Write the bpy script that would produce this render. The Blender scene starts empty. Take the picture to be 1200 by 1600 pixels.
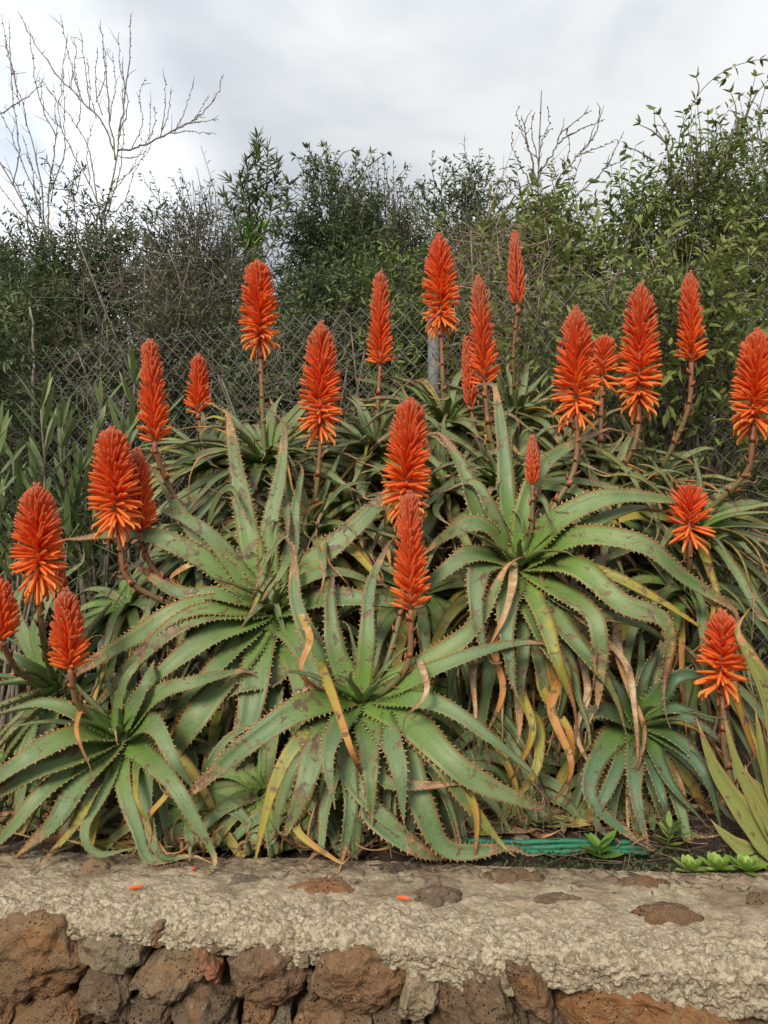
import bpy, math, random
import numpy as np
from mathutils import Vector, Matrix, Quaternion

random.seed(7)
RNG = np.random.default_rng(7)
S = bpy.context.scene
COL = S.collection
R = math.radians

# ------------------------------------------------------------------ camera, sky, sun, exposure
CZ = 1.6                      # eye height above the path
F = 1155.6                    # focal length in photo pixels (1200 x 1600)
cam_d = bpy.data.cameras.new('camera')
cam = bpy.data.objects.new('camera', cam_d)
COL.objects.link(cam)
cam.location = (0, 0, CZ)
cam.rotation_euler = (R(90), 0, 0)
cam_d.sensor_fit = 'VERTICAL'
cam_d.sensor_height = 36
cam_d.lens = 26
cam_d.clip_start = 0.05
cam_d.clip_end = 2000
S.camera = cam

SUN_EL, SUN_AZ = R(36), R(202)      # azimuth clockwise from +Y
world = bpy.data.worlds.new('World')
S.world = world
world.use_nodes = True
wn, wl = world.node_tree.nodes, world.node_tree.links
wn.clear()
w_out = wn.new('ShaderNodeOutputWorld')
w_bg = wn.new('ShaderNodeBackground')
w_bg.inputs['Strength'].default_value = 0.1
wl.new(w_bg.outputs[0], w_out.inputs[0])
sky = wn.new('ShaderNodeTexSky')
sky.sky_type = 'NISHITA'
sky.sun_disc = False
sky.sun_elevation = SUN_EL
sky.sun_rotation = SUN_AZ
tc = wn.new('ShaderNodeTexCoord')
sepd = wn.new('ShaderNodeSeparateXYZ')
wl.new(tc.outputs['Generated'], sepd.inputs[0])


def wmath(op, a, b=None, c=None):
    n = wn.new('ShaderNodeMath')
    n.operation = op
    for i, v in enumerate((a, b, c)):
        if v is None:
            continue
        if isinstance(v, (int, float)):
            n.inputs[i].default_value = v
        else:
            wl.new(v, n.inputs[i])
    return n.outputs[0]


def wmix(fac, a, b):
    n = wn.new('ShaderNodeMix')
    n.data_type = 'RGBA'
    for s, v in ((n.inputs[0], fac), (n.inputs[6], a), (n.inputs[7], b)):
        if isinstance(v, tuple):
            s.default_value = v + (1,)
        elif isinstance(v, (int, float)):
            s.default_value = v
        else:
            wl.new(v, s)
    return n.outputs[2]


zc = wmath('MAXIMUM', sepd.outputs[2], 0.0)
cie = wmath('MULTIPLY_ADD', zc, 1.45, 0.50)            # overcast sky: brighter towards the zenith
wmap = wn.new('ShaderNodeMapping')
wmap.inputs['Scale'].default_value = (1.5, 1.5, 3.2)
wmap.inputs['Location'].default_value = (0.35, 0.2, 0.55)
wl.new(tc.outputs['Generated'], wmap.inputs[0])
wno = wn.new('ShaderNodeTexNoise')
wno.inputs['Scale'].default_value = 1.7
wno.inputs['Detail'].default_value = 5
wno.inputs['Roughness'].default_value = 0.5
wno.inputs['Distortion'].default_value = 0.3
wl.new(wmap.outputs[0], wno.inputs['Vector'])
wr = wn.new('ShaderNodeMapRange')
wr.interpolation_type = 'SMOOTHSTEP'
wr.inputs['From Min'].default_value = 0.32
wr.inputs['From Max'].default_value = 0.66
wl.new(wno.outputs['Fac'], wr.inputs['Value'])
cloud = wmix(wr.outputs[0], (3.05, 3.22, 3.42), (4.4, 4.46, 4.4))


def wblob(px, py, r0, r1):
    d = Vector(((px - 600) / F, 1, (800 - py) / F)).normalized()
    v = wn.new('ShaderNodeVectorMath')
    v.operation = 'DOT_PRODUCT'
    v.inputs[1].default_value = d
    wl.new(tc.outputs['Generated'], v.inputs[0])
    nn = wmath('MULTIPLY_ADD', wno.outputs['Fac'], 0.05, -0.025)
    s = wmath('ADD', v.outputs['Value'], nn)
    m = wn.new('ShaderNodeMapRange')
    m.interpolation_type = 'SMOOTHSTEP'
    m.inputs['From Min'].default_value = math.cos(R(r1))
    m.inputs['From Max'].default_value = math.cos(R(r0))
    wl.new(s, m.inputs['Value'])
    return m.outputs[0]


cloud = wmix(wmath('MULTIPLY', wblob(20, 330, 4, 17), 0.92), cloud, (7.7, 7.8, 8.0))   # bright torn edge
cie_rgb = wn.new('ShaderNodeMix')
cie_rgb.data_type = 'RGBA'
cie_rgb.blend_type = 'MULTIPLY'
cie_rgb.inputs[0].default_value = 1
wl.new(cloud, cie_rgb.inputs[6])
comb = wn.new('ShaderNodeCombineXYZ')
for i in range(3):
    wl.new(cie, comb.inputs[i])
wl.new(comb.outputs[0], cie_rgb.inputs[7])
gap = wmath('MULTIPLY', wblob(25, 165, 1, 9), 0.6)
skymix = wmix(wmath('SUBTRACT', 0.94, gap), sky.outputs[0], cie_rgb.outputs[2])
wl.new(skymix, w_bg.inputs['Color'])

sun_d = bpy.data.lights.new('sun', 'SUN')
sun_d.energy = 2.0
sun_d.angle = R(16)
sun_d.color = (1.0, 0.90, 0.74)
sun = bpy.data.objects.new('sun', sun_d)
COL.objects.link(sun)
sv = Vector((math.sin(SUN_AZ) * math.cos(SUN_EL), math.cos(SUN_AZ) * math.cos(SUN_EL), math.sin(SUN_EL)))
sun.rotation_euler = sv.to_track_quat('Z', 'Y').to_euler()
sun.location = sv * 30

S.view_settings.view_transform = 'Standard'
S.view_settings.look = 'None'
S.view_settings.exposure = 0.88
S.view_settings.gamma = 1
S.view_settings.use_curve_mapping = False


# ------------------------------------------------------------------ helpers
def P(px, py, d):
    return np.array(((px - 600) / F * d, d, CZ + (800 - py) / F * d))


def nrm(v):
    v = np.asarray(v, float)
    return v / (np.linalg.norm(v, axis=-1, keepdims=True) + 1e-12)


def hash3(i, j, k, seed=0):
    i = i.astype(np.int64); j = j.astype(np.int64); k = k.astype(np.int64)
    h = (i * 374761393 + j * 668265263 + k * 2147483647 + seed * 1274126177) & 0x7fffffff
    h = ((h ^ (h >> 13)) * 1274126177) & 0x7fffffff
    h = ((h ^ (h >> 15)) * 668265263) & 0x7fffffff
    return ((h ^ (h >> 16)) & 0xffffff) / float(0xffffff)


def vnoise(p, scale, seed=0):                # value noise -1..1
    q = np.asarray(p, float) * scale
    f0 = np.floor(q)
    f = q - f0
    f = f * f * (3 - 2 * f)
    i, j, k = f0[:, 0], f0[:, 1], f0[:, 2]
    out = 0
    for a in (0, 1):
        for b in (0, 1):
            for c in (0, 1):
                w = (f[:, 0] if a else 1 - f[:, 0]) * (f[:, 1] if b else 1 - f[:, 1]) * (f[:, 2] if c else 1 - f[:, 2])
                out = out + w * hash3(i + a, j + b, k + c, seed)
    return out * 2 - 1


def fbm(p, scale, octaves=3, seed=0):
    s, a = 0, 1.0
    for o in range(octaves):
        s = s + a * vnoise(p, scale * 2 ** o, seed + o)
        a *= 0.5
    return s


def worley(p, scale, seed=0):                # distance to the nearest cell point
    q = np.asarray(p, float) * scale
    f0 = np.floor(q)
    best = np.full(len(q), 9.0)
    for a in (-1, 0, 1):
        for b in (-1, 0, 1):
            for c in (-1, 0, 1):
                g = f0 + (a, b, c)
                o = np.stack([hash3(g[:, 0], g[:, 1], g[:, 2], seed + s) for s in (0, 11, 23)], 1)
                best = np.minimum(best, np.linalg.norm(g + o - q, axis=1))
    return best


def catmull(pts, n):
    pts = np.asarray(pts, float)
    if len(pts) == 2:
        pts = np.array([pts[0], (pts[0] + pts[1]) / 2, pts[1]])
    ext = np.vstack([2 * pts[0] - pts[1], pts, 2 * pts[-1] - pts[-2]])
    out = []
    for i in range(len(pts) - 1):
        p0, p1, p2, p3 = ext[i:i + 4]
        for t in np.linspace(0, 1, 14, endpoint=False):
            out.append(0.5 * (2 * p1 + (p2 - p0) * t + (2 * p0 - 5 * p1 + 4 * p2 - p3) * t * t + (3 * p1 - p0 - 3 * p2 + p3) * t ** 3))
    out.append(pts[-1])
    out = np.array(out)
    seg = np.linalg.norm(np.diff(out, axis=0), axis=1)
    s = np.concatenate([[0], np.cumsum(seg)])
    q = np.linspace(0, s[-1], n)
    return np.stack([np.interp(q, s, out[:, k]) for k in range(out.shape[1])], 1)


def new_mesh(name, verts, faces, smooth=True, attrs=None):
    """faces: list of tuples, or an int array (n,3)/(n,4)"""
    m = bpy.data.meshes.new(name)
    verts = np.ascontiguousarray(verts, dtype=np.float32)
    if isinstance(faces, np.ndarray):
        k = faces.shape[1]
        m.vertices.add(len(verts))
        m.vertices.foreach_set('co', verts.ravel())
        m.loops.add(faces.size)
        m.loops.foreach_set('vertex_index', faces.astype(np.int32).ravel())
        m.polygons.add(len(faces))
        m.polygons.foreach_set('loop_start', np.arange(0, faces.size, k, dtype=np.int32))
        m.update(calc_edges=True)
        m.validate()
    else:
        m.from_pydata(verts.tolist(), [], faces)
        m.update()
    if smooth:
        m.polygons.foreach_set('use_smooth', np.ones(len(m.polygons), dtype=bool))
    for nm, (typ, arr) in (attrs or {}).items():
        a = m.attributes.new(nm, typ, 'POINT')
        key = {'FLOAT': 'value', 'FLOAT_VECTOR': 'vector', 'FLOAT_COLOR': 'color'}[typ]
        a.data.foreach_set(key, np.ascontiguousarray(arr, dtype=np.float32).ravel())
    return m


def link(name, mesh, mat=None, parent=None, loc=None):
    if mat is not None and not mesh.materials:
        for mm in (mat if isinstance(mat, (list, tuple)) else [mat]):
            mesh.materials.append(mm)
    o = bpy.data.objects.new(name, mesh)
    COL.objects.link(o)
    if parent is not None:
        o.parent = parent
    if loc is not None:
        o.location = loc
    return o


def obj(name, verts, faces, mat, parent=None, smooth=True, attrs=None, loc=None):
    return link(name, new_mesh(name, verts, faces, smooth, attrs), mat, parent, loc)


def tag(o, label=None, cat=None, group=None, kind=None):
    if label: o['label'] = label
    if cat: o['category'] = cat
    if group: o['group'] = group
    if kind: o['kind'] = kind
    return o


def thing(name, label, cat, loc, group=None):
    o = bpy.data.objects.new(name, None)
    o.empty_display_size = 0.05
    COL.objects.link(o)
    o.location = Vector(loc)
    return tag(o, label, cat, group)


class MB:
    """collects verts / faces / per-point attribute"""
    def __init__(self):
        self.v, self.f, self.a, self.n = [], [], [], 0

    def add(self, v, f, a=None):
        self.v.append(np.asarray(v, float))
        self.f += [tuple(i + self.n for i in q) for q in f]
        self.a.append(np.full(len(v), 0.0) if a is None else np.broadcast_to(np.asarray(a, float), (len(v),)))
        self.n += len(v)

    def tube(self, pts, rad, sides=6, a=None, cap=True):
        pts = np.asarray(pts, float)
        n = len(pts)
        rad = np.broadcast_to(np.asarray(rad, float), (n,))
        T = nrm(np.gradient(pts, axis=0))
        ref = np.array((0.31, 0.87, 0.38))
        X = nrm(np.cross(T, ref)); Y = np.cross(T, X)
        an = np.linspace(0, 2 * math.pi, sides, endpoint=False)
        v = (pts[:, None] + rad[:, None, None] * (np.cos(an)[None, :, None] * X[:, None] + np.sin(an)[None, :, None] * Y[:, None])).reshape(-1, 3)
        f = []
        for i in range(n - 1):
            for j in range(sides):
                k = (j + 1) % sides
                f.append((i * sides + j, i * sides + k, (i + 1) * sides + k, (i + 1) * sides + j))
        if cap:
            f.append(tuple(range(sides))[::-1])
            f.append(tuple(range((n - 1) * sides, n * sides)))
        aa = None if a is None else (np.repeat(np.asarray(a, float), sides) if np.ndim(a) else a)
        self.add(v, f, aa)

    def build(self, name, mat, parent=None, origin=None, smooth=True, loc=None):
        v = np.vstack(self.v)
        if origin is not None:
            v = v - np.asarray(origin)
        return obj(name, v, self.f, mat, parent, smooth, {'a': ('FLOAT', np.concatenate(self.a))}, loc)


# ------------------------------------------------------------------ materials
class NT:
    def __init__(self, name):
        self.m = bpy.data.materials.new(name)
        self.m.use_nodes = True
        self.t = self.m.node_tree
        self.b = self.t.nodes['Principled BSDF']
        self.out = self.t.nodes['Material Output']

    def node(self, typ, **kw):
        n = self.t.nodes.new(typ)
        for k, v in kw.items():
            setattr(n, k, v)
        return n

    def set(self, sock, v):
        if v is None:
            return
        if isinstance(v, bpy.types.NodeSocket):
            self.t.links.new(v, sock)
        elif isinstance(v, tuple) and len(v) == 3 and sock.type == 'RGBA':
            sock.default_value = v + (1,)
        else:
            sock.default_value = v

    def math(self, op, a, b=None, c=None, clamp=False):
        n = self.node('ShaderNodeMath', operation=op, use_clamp=clamp)
        for i, v in enumerate((a, b, c)):
            self.set(n.inputs[i], v)
        return n.outputs[0]

    def mix(self, fac, a, b, blend='MIX'):
        n = self.node('ShaderNodeMix', data_type='RGBA', blend_type=blend)
        self.set(n.inputs[0], fac); self.set(n.inputs[6], a); self.set(n.inputs[7], b)
        return n.outputs[2]

    def step(self, v, lo, hi, a=0.0, b=1.0):
        n = self.node('ShaderNodeMapRange', interpolation_type='SMOOTHSTEP')
        self.set(n.inputs['Value'], v)
        self.set(n.inputs['From Min'], lo); self.set(n.inputs['From Max'], hi)
        n.inputs['To Min'].default_value = a; n.inputs['To Max'].default_value = b
        return n.outputs[0]

    def noise(self, vec, scale, detail=3, rough=0.55, dist=0.0):
        n = self.node('ShaderNodeTexNoise')
        self.set(n.inputs['Vector'], vec)
        n.inputs['Scale'].default_value = scale; n.inputs['Detail'].default_value = detail
        n.inputs['Roughness'].default_value = rough; n.inputs['Distortion'].default_value = dist
        return n.outputs['Fac']

    def voro(self, vec, scale, feature='F1', out='Distance', rand=1.0):
        n = self.node('ShaderNodeTexVoronoi', feature=feature)
        self.set(n.inputs['Vector'], vec)
        n.inputs['Scale'].default_value = scale
        n.inputs['Randomness'].default_value = rand
        return n.outputs[out]

    def ramp(self, v, stops):
        n = self.node('ShaderNodeValToRGB')
        self.set(n.inputs[0], v)
        e = n.color_ramp.elements
        while len(e) < len(stops):
            e.new(0.5)
        for i, (p, c) in enumerate(stops):
            e[i].position = p; e[i].color = tuple(c) + (1,)
        return n.outputs[0]

    def attr(self, name, out='Fac'):
        n = self.node('ShaderNodeAttribute', attribute_name=name)
        return n.outputs[out]

    def sep(self, v):
        n = self.node('ShaderNodeSeparateXYZ')
        self.set(n.inputs[0], v)
        return n.outputs

    def bump(self, h, strength, dist):
        n = self.node('ShaderNodeBump')
        n.inputs['Strength'].default_value = strength
        n.inputs['Distance'].default_value = dist
        self.set(n.inputs['Height'], h)
        self.set(self.b.inputs['Normal'], n.outputs[0])

    def objco(self):
        return self.node('ShaderNodeTexCoord').outputs['Object']

    def rand_offset(self, k=37.0):
        oi = self.node('ShaderNodeObjectInfo')
        v = self.node('ShaderNodeVectorMath', operation='ADD')
        self.set(v.inputs[0], self.objco())
        c = self.node('ShaderNodeCombineXYZ')
        r = self.math('MULTIPLY', oi.outputs['Random'], k)
        self.set(c.inputs[0], r); self.set(c.inputs[1], self.math('MULTIPLY', r, 1.7)); self.set(c.inputs[2], self.math('MULTIPLY', r, 0.6))
        self.set(v.inputs[1], c.outputs[0])
        return v.outputs[0], oi

    def translucent(self, col, fac):
        tr = self.node('ShaderNodeBsdfTranslucent')
        self.set(tr.inputs[0], col)
        mx = self.node('ShaderNodeMixShader')
        mx.inputs[0].default_value = fac
        self.t.links.new(self.b.outputs[0], mx.inputs[1])
        self.t.links.new(tr.outputs[0], mx.inputs[2])
        self.t.links.new(mx.outputs[0], self.out.inputs[0])


def aloe_leaf_mat():
    n = NT('aloe_leaf')
    ld = n.sep(n.attr('ld', 'Vector'))
    t, s, age = ld[0], ld[1], ld[2]
    ex = n.sep(n.attr('ex', 'Vector'))
    burn, rnd, spot = ex[0], ex[1], ex[2]
    co, oi = n.rand_offset()
    big = n.noise(co, 9, 3)
    mid = n.noise(co, 34, 4, 0.6)
    fine = n.noise(co, 210, 3, 0.6)
    sa = n.math('ABSOLUTE', s)
    # fresh skin: glaucous grey green, greener at the heart of the rosette
    g = n.mix(n.step(big, 0.3, 0.7), (0.096, 0.164, 0.046), (0.190, 0.250, 0.098))
    g = n.mix(n.math('MULTIPLY', rnd, 0.45, None, True), g, (0.070, 0.150, 0.085))
    g = n.mix(n.step(t, 0.5, 0.0), g, (0.130, 0.245, 0.030))
    g = n.mix(n.step(rnd, -0.1, -0.5), g, (0.21, 0.235, 0.055))
    g = n.mix(n.step(fine, 0.35, 0.75, 0, 0.28), g, (0.29, 0.32, 0.20))
    # streaks along the leaf
    sc = n.node('ShaderNodeCombineXYZ')
    n.set(sc.inputs[0], n.math('MULTIPLY', t, 1.2)); n.set(sc.inputs[1], n.math('MULTIPLY', s, 7.0)); n.set(sc.inputs[2], n.math('MULTIPLY', rnd, 50))
    streak = n.noise(sc.outputs[0], 2.0, 2)
    g = n.mix(n.step(streak, 0.5, 0.75, 0, 0.25), g, (0.075, 0.115, 0.050))
    # yellowing with age, from tip and margin inwards
    yv = n.math('ADD', n.math('MULTIPLY', t, 0.55), n.math('MULTIPLY', sa, 0.14))
    yv = n.math('ADD', yv, n.math('MULTIPLY_ADD', mid, 0.8, -0.36))
    yv = n.math('ADD', yv, n.math('MULTIPLY_ADD', age, 1.5, -0.55))
    c = n.mix(n.step(yv, 0.25, 0.62), g, (0.30, 0.275, 0.045))
    c = n.mix(n.step(yv, 0.62, 0.95), c, (0.46, 0.20, 0.045))
    dry = n.mix(n.step(mid, 0.35, 0.65), (0.36, 0.215, 0.11), (0.54, 0.42, 0.27))
    c = n.mix(n.step(n.math('MULTIPLY_ADD', mid, 0.3, age), 0.92, 1.06), c, dry)
    # scorched tip: dull purple brown, then tan
    bv = n.math('ADD', t, n.math('MULTIPLY_ADD', mid, 0.7, -0.35))
    bv = n.math('ADD', bv, n.math('MULTIPLY_ADD', sa, 0.10, -0.05))
    bl = n.math('MULTIPLY_ADD', burn, -0.72, 1.0)
    bm = n.step(n.math('SUBTRACT', bv, bl), -0.04, 0.10)
    scorch = n.mix(n.step(big, 0.38, 0.62), (0.200, 0.092, 0.066), (0.50, 0.26, 0.11))
    scorch = n.mix(n.step(fine, 0.45, 0.7, 0, 0.6), scorch, (0.52, 0.40, 0.25))
    c = n.mix(n.math('MULTIPLY', bm, 0.9), c, scorch)
    # margins: reddish line on the worn ones
    mg = n.math('MULTIPLY', n.step(n.math('MULTIPLY_ADD', mid, 0.3, sa), 0.98, 1.12), n.step(n.math('ADD', t, burn), 0.25, 0.7))
    c = n.mix(n.math('MULTIPLY', mg, 0.75), c, (0.42, 0.16, 0.05))
    # brown blotches and specks
    bn = n.noise(co, 30, 5, 0.7, 0.5)
    lo = n.math('SUBTRACT', 0.655, n.math('MULTIPLY', spot, 0.115))
    bt = n.step(bn, lo, n.math('ADD', lo, 0.035))
    halo = n.step(bn, n.math('SUBTRACT', lo, 0.06), lo)
    c = n.mix(n.math('MULTIPLY', halo, 0.35), c, (0.24, 0.16, 0.07))
    c = n.mix(n.math('MULTIPLY', bt, 0.85), c, n.mix(n.step(mid, 0.4, 0.6), (0.085, 0.048, 0.036), (0.20, 0.12, 0.075)))
    v1 = n.voro(co, 95)
    sp = n.math('MULTIPLY', n.step(v1, 0.22, 0.12), n.step(n.noise(co, 14, 2), n.math('SUBTRACT', 0.56, n.math('MULTIPLY', spot, 0.20)), 0.68))
    c = n.mix(n.math('MULTIPLY', sp, 0.85), c, (0.050, 0.032, 0.020))
    # pale horny teeth
    th = n.step(sa, 1.02, 1.25)
    tooth = n.mix(n.step(n.math('ADD', age, n.math('MULTIPLY', burn, 0.35)), 0.22, 0.7), (0.54, 0.55, 0.31), (0.54, 0.30, 0.14))
    c = n.mix(n.math('MULTIPLY', th, 0.85), c, tooth)
    n.set(n.b.inputs['Base Color'], c)
    n.set(n.b.inputs['Roughness'], n.step(fine, 0.3, 0.8, 0.36, 0.58))
    n.b.inputs['Specular IOR Level'].default_value = 0.42
    h = n.math('ADD', n.math('MULTIPLY', fine, 0.25), n.math('ADD', n.math('MULTIPLY', streak, 0.5), n.math('MULTIPLY', bm, n.math('MULTIPLY', mid, 1.2))))
    h = n.math('SUBTRACT', h, n.math('MULTIPLY', bt, 0.5))
    n.bump(h, 0.55, 0.004)
    n.translucent(c, 0.08)
    return n.m


def floret_mat():
    n = NT('aloe_flower')
    fl = n.sep(n.attr('fl', 'Vector'))
    t, u, r = fl[0], fl[1], fl[2]
    oi = n.node('ShaderNodeObjectInfo')
    c = n.ramp(u, [(0.0, (0.96, 0.30, 0.055)), (0.22, (0.96, 0.215, 0.042)), (0.5, (0.95, 0.165, 0.040)), (0.8, (0.78, 0.130, 0.050)), (1.0, (0.50, 0.20, 0.11))])
    tipc = n.ramp(u, [(0.0, (0.90, 0.50, 0.13)), (0.25, (0.88, 0.26, 0.05)), (0.45, (0.50, 0.15, 0.06)), (1.0, (0.30, 0.19, 0.12))])
    c = n.mix(n.step(t, 0.55, 1.0, 0, 0.8), c, tipc)
    c = n.mix(n.step(t, 0.3, 0.0, 0, 0.35), c, (0.80, 0.085, 0.022))
    c = n.mix(n.math('MULTIPLY', r, 0.35), c, (0.85, 0.11, 0.03))
    c = n.mix(n.math('MULTIPLY', oi.outputs['Random'], 0.25), c, (0.80, 0.15, 0.03))
    n.set(n.b.inputs['Base Color'], c)
    n.b.inputs['Roughness'].default_value = 0.45
    n.b.inputs['Specular IOR Level'].default_value = 0.35
    n.translucent(c, 0.38)
    return n.m


def stalk_mat():
    n = NT('flower_stalk')
    a = n.attr('a')                       # 0 green foot .. 1 red top, 2 bract
    co = n.objco()
    no = n.noise(co, 60, 3)
    c = n.ramp(n.math('ADD', a, n.math('MULTIPLY_ADD', no, 0.4, -0.2)), [(0.0, (0.085, 0.125, 0.045)), (0.5, (0.16, 0.125, 0.050)), (0.85, (0.21, 0.095, 0.045)), (1.0, (0.24, 0.085, 0.04))])
    br = n.mix(no, (0.50, 0.16, 0.085), (0.33, 0.085, 0.045))
    c = n.mix(n.step(a, 1.4, 1.6), c, br)
    n.set(n.b.inputs['Base Color'], c)
    n.b.inputs['Roughness'].default_value = 0.55
    n.bump(no, 0.3, 0.003)
    return n.m


def bark_mat(name, c0, c1, scale=40):
    n = NT(name)
    co, oi = n.rand_offset()
    m = n.node('ShaderNodeMapping')
    m.inputs['Scale'].default_value = (1, 1, 0.35)
    n.set(m.inputs[0], co)
    no = n.noise(m.outputs[0], scale, 4, 0.65)
    c = n.mix(n.step(no, 0.3, 0.7), c0, c1)
    c = n.mix(n.step(n.noise(co, scale * 0.3, 2), 0.55, 0.7, 0, 0.5), c, tuple(min(1, x * 1.5) for x in c1))
    n.set(n.b.inputs['Base Color'], c)
    n.b.inputs['Roughness'].default_value = 0.85
    n.bump(no, 0.6, 0.006)
    return n.m


def foliage_mat(name, dark, light, tip, fac=0.28):
    n = NT(name)
    a = n.attr('a')                       # random per leaf
    co = n.objco()
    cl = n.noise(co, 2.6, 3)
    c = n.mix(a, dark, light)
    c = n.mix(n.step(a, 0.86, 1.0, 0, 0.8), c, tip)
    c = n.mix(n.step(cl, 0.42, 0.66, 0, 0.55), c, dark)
    n.set(n.b.inputs['Base Color'], c)
    n.b.inputs['Roughness'].default_value = 0.5
    n.b.inputs['Specular IOR Level'].default_value = 0.3
    n.translucent(c, fac)
    return n.m


def plain_mat(name, col, rough=0.6, var=0.3, scale=40, metal=0.0, bump=0.2):
    n = NT(name)
    co, oi = n.rand_offset()
    no = n.noise(co, scale, 4)
    c = n.mix(no, tuple(x * (1 - var) for x in col), tuple(min(1, x * (1 + var)) for x in col))
    n.set(n.b.inputs['Base Color'], c)
    n.b.inputs['Roughness'].default_value = rough
    n.b.inputs['Metallic'].default_value = metal
    n.bump(no, bump, 0.003)
    return n.m


def stone_mat():
    n = NT('lava_stone')
    co, oi = n.rand_offset(11.0)
    base = oi.outputs['Color']
    b1 = n.noise(co, 11, 4, 0.6)
    b2 = n.noise(co, 45, 5, 0.7)
    b3 = n.noise(co, 190, 3, 0.7)
    c = n.mix(n.step(b1, 0.35, 0.68), base, n.mix(0.45, base, (0.15, 0.12, 0.08)))
    c = n.mix(n.step(n.noise(co, 7, 4, 0.6, 0.6), 0.55, 0.68, 0, 0.5), c, (0.26, 0.125, 0.045))
    c = n.mix(n.step(b2, 0.52, 0.75, 0, 0.55), c, (0.34, 0.27, 0.18))
    c = n.mix(n.step(b2, 0.45, 0.28, 0, 0.6), c, (0.050, 0.036, 0.026))
    c = n.mix(n.step(b3, 0.5, 0.8, 0, 0.3), c, (0.40, 0.34, 0.25))
    pit = n.voro(co, 120)
    pm = n.math('MULTIPLY', n.step(pit, 0.30, 0.12), n.step(n.noise(co, 18, 2), 0.42, 0.6))
    c = n.mix(n.math('MULTIPLY', pm, 0.75), c, (0.035, 0.022, 0.015))
    lich = n.step(n.noise(co, 26, 5, 0.75), 0.63, 0.72, 0, 0.55)
    c = n.mix(lich, c, (0.33, 0.31, 0.24))
    n.set(n.b.inputs['Base Color'], c)
    n.b.inputs['Roughness'].default_value = 0.95
    n.b.inputs['Specular IOR Level'].default_value = 0.15
    h = n.math('ADD', n.math('MULTIPLY', b2, 1.0), n.math('MULTIPLY', b3, 0.35))
    h = n.math('SUBTRACT', h, n.math('MULTIPLY', pm, 0.5))
    n.bump(h, 1.0, 0.014)
    return n.m


def mortar_mat():
    n = NT('mortar')
    co = n.objco()
    a = n.attr('a')                       # 1 in the crumbly lip, 0 on the worn top
    b1 = n.noise(co, 5, 4, 0.6, 0.5)
    b2 = n.noise(co, 30, 5, 0.7)
    b3 = n.noise(co, 160, 4, 0.7)
    mp = n.node('ShaderNodeMapping')
    mp.inputs['Scale'].default_value = (0.35, 1.5, 1)
    n.set(mp.inputs[0], co)
    st = n.noise(mp.outputs[0], 22, 5, 0.7, 0.8)
    c = n.mix(n.step(b2, 0.35, 0.7), (0.225, 0.185, 0.122), (0.36, 0.308, 0.220))
    c = n.mix(n.math('MULTIPLY', n.step(b1, 0.44, 0.66), n.math('SUBTRACT', 0.8, n.math('MULTIPLY', a, 0.7))), c, (0.26, 0.19, 0.12))
    c = n.mix(n.math('MULTIPLY', n.step(st, 0.52, 0.68), n.math('SUBTRACT', 0.8, n.math('MULTIPLY', a, 0.75))), c, (0.175, 0.135, 0.09))
    c = n.mix(n.step(b3, 0.52, 0.72, 0, 0.5), c, (0.48, 0.425, 0.325))
    c = n.mix(n.step(b3, 0.42, 0.25, 0, 0.6), c, (0.13, 0.10, 0.07))
    wv = n.node('ShaderNodeVectorMath', operation='ADD')
    nz = n.node('ShaderNodeTexNoise'); nz.inputs['Scale'].default_value = 60; n.set(nz.inputs['Vector'], co)
    sc_ = n.node('ShaderNodeVectorMath', operation='SCALE'); n.set(sc_.inputs[0], nz.outputs['Color']); sc_.inputs['Scale'].default_value = 0.012
    n.set(wv.inputs[0], co); n.set(wv.inputs[1], sc_.outputs[0])
    v = n.voro(wv.outputs[0], 75, 'DISTANCE_TO_EDGE')
    c = n.mix(n.math('MULTIPLY', n.step(v, 0.07, 0.0), n.math('MULTIPLY', n.step(n.noise(co, 20, 2), 0.45, 0.6), 0.5)), c, (0.12, 0.09, 0.06))
    n.set(n.b.inputs['Base Color'], c)
    n.b.inputs['Roughness'].default_value = 0.97
    n.b.inputs['Specular IOR Level'].default_value = 0.12
    cell = n.sep(n.voro(wv.outputs[0], 125, 'F1', 'Color'))[0]
    c = n.mix(n.math('MULTIPLY', n.math('MULTIPLY_ADD', a, 0.45, 0.25), n.step(cell, 0.45, 1.0)), c, (0.44, 0.385, 0.285))
    c = n.mix(n.math('MULTIPLY', n.math('MULTIPLY_ADD', a, 0.45, 0.25), n.step(cell, 0.40, 0.0)), c, (0.165, 0.13, 0.09))
    grit = n.noise(co, 420, 2, 0.8)
    c = n.mix(n.step(grit, 0.58, 0.72, 0, 0.55), c, (0.50, 0.45, 0.35))
    c = n.mix(n.step(grit, 0.40, 0.28, 0, 0.65), c, (0.10, 0.078, 0.055))
    dirt = n.math('MULTIPLY', n.step(a, 0.75, 0.0), n.step(n.noise(co, 9, 5, 0.65, 0.5), 0.40, 0.62))
    c = n.mix(n.math('MULTIPLY', dirt, 0.8), c, n.mix(b2, (0.11, 0.08, 0.055), (0.21, 0.155, 0.10)))
    n.set(n.b.inputs['Base Color'], c)
    gr = n.voro(wv.outputs[0], 150)
    h = n.math('ADD', n.math('MULTIPLY', b2, 0.8), n.math('ADD', n.math('MULTIPLY', b3, 0.55), n.math('MULTIPLY', n.step(gr, 0.7, 0.1), n.math('MULTIPLY_ADD', a, 0.60, 0.25))))
    n.bump(h, 0.8, 0.0035)
    return n.m


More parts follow.
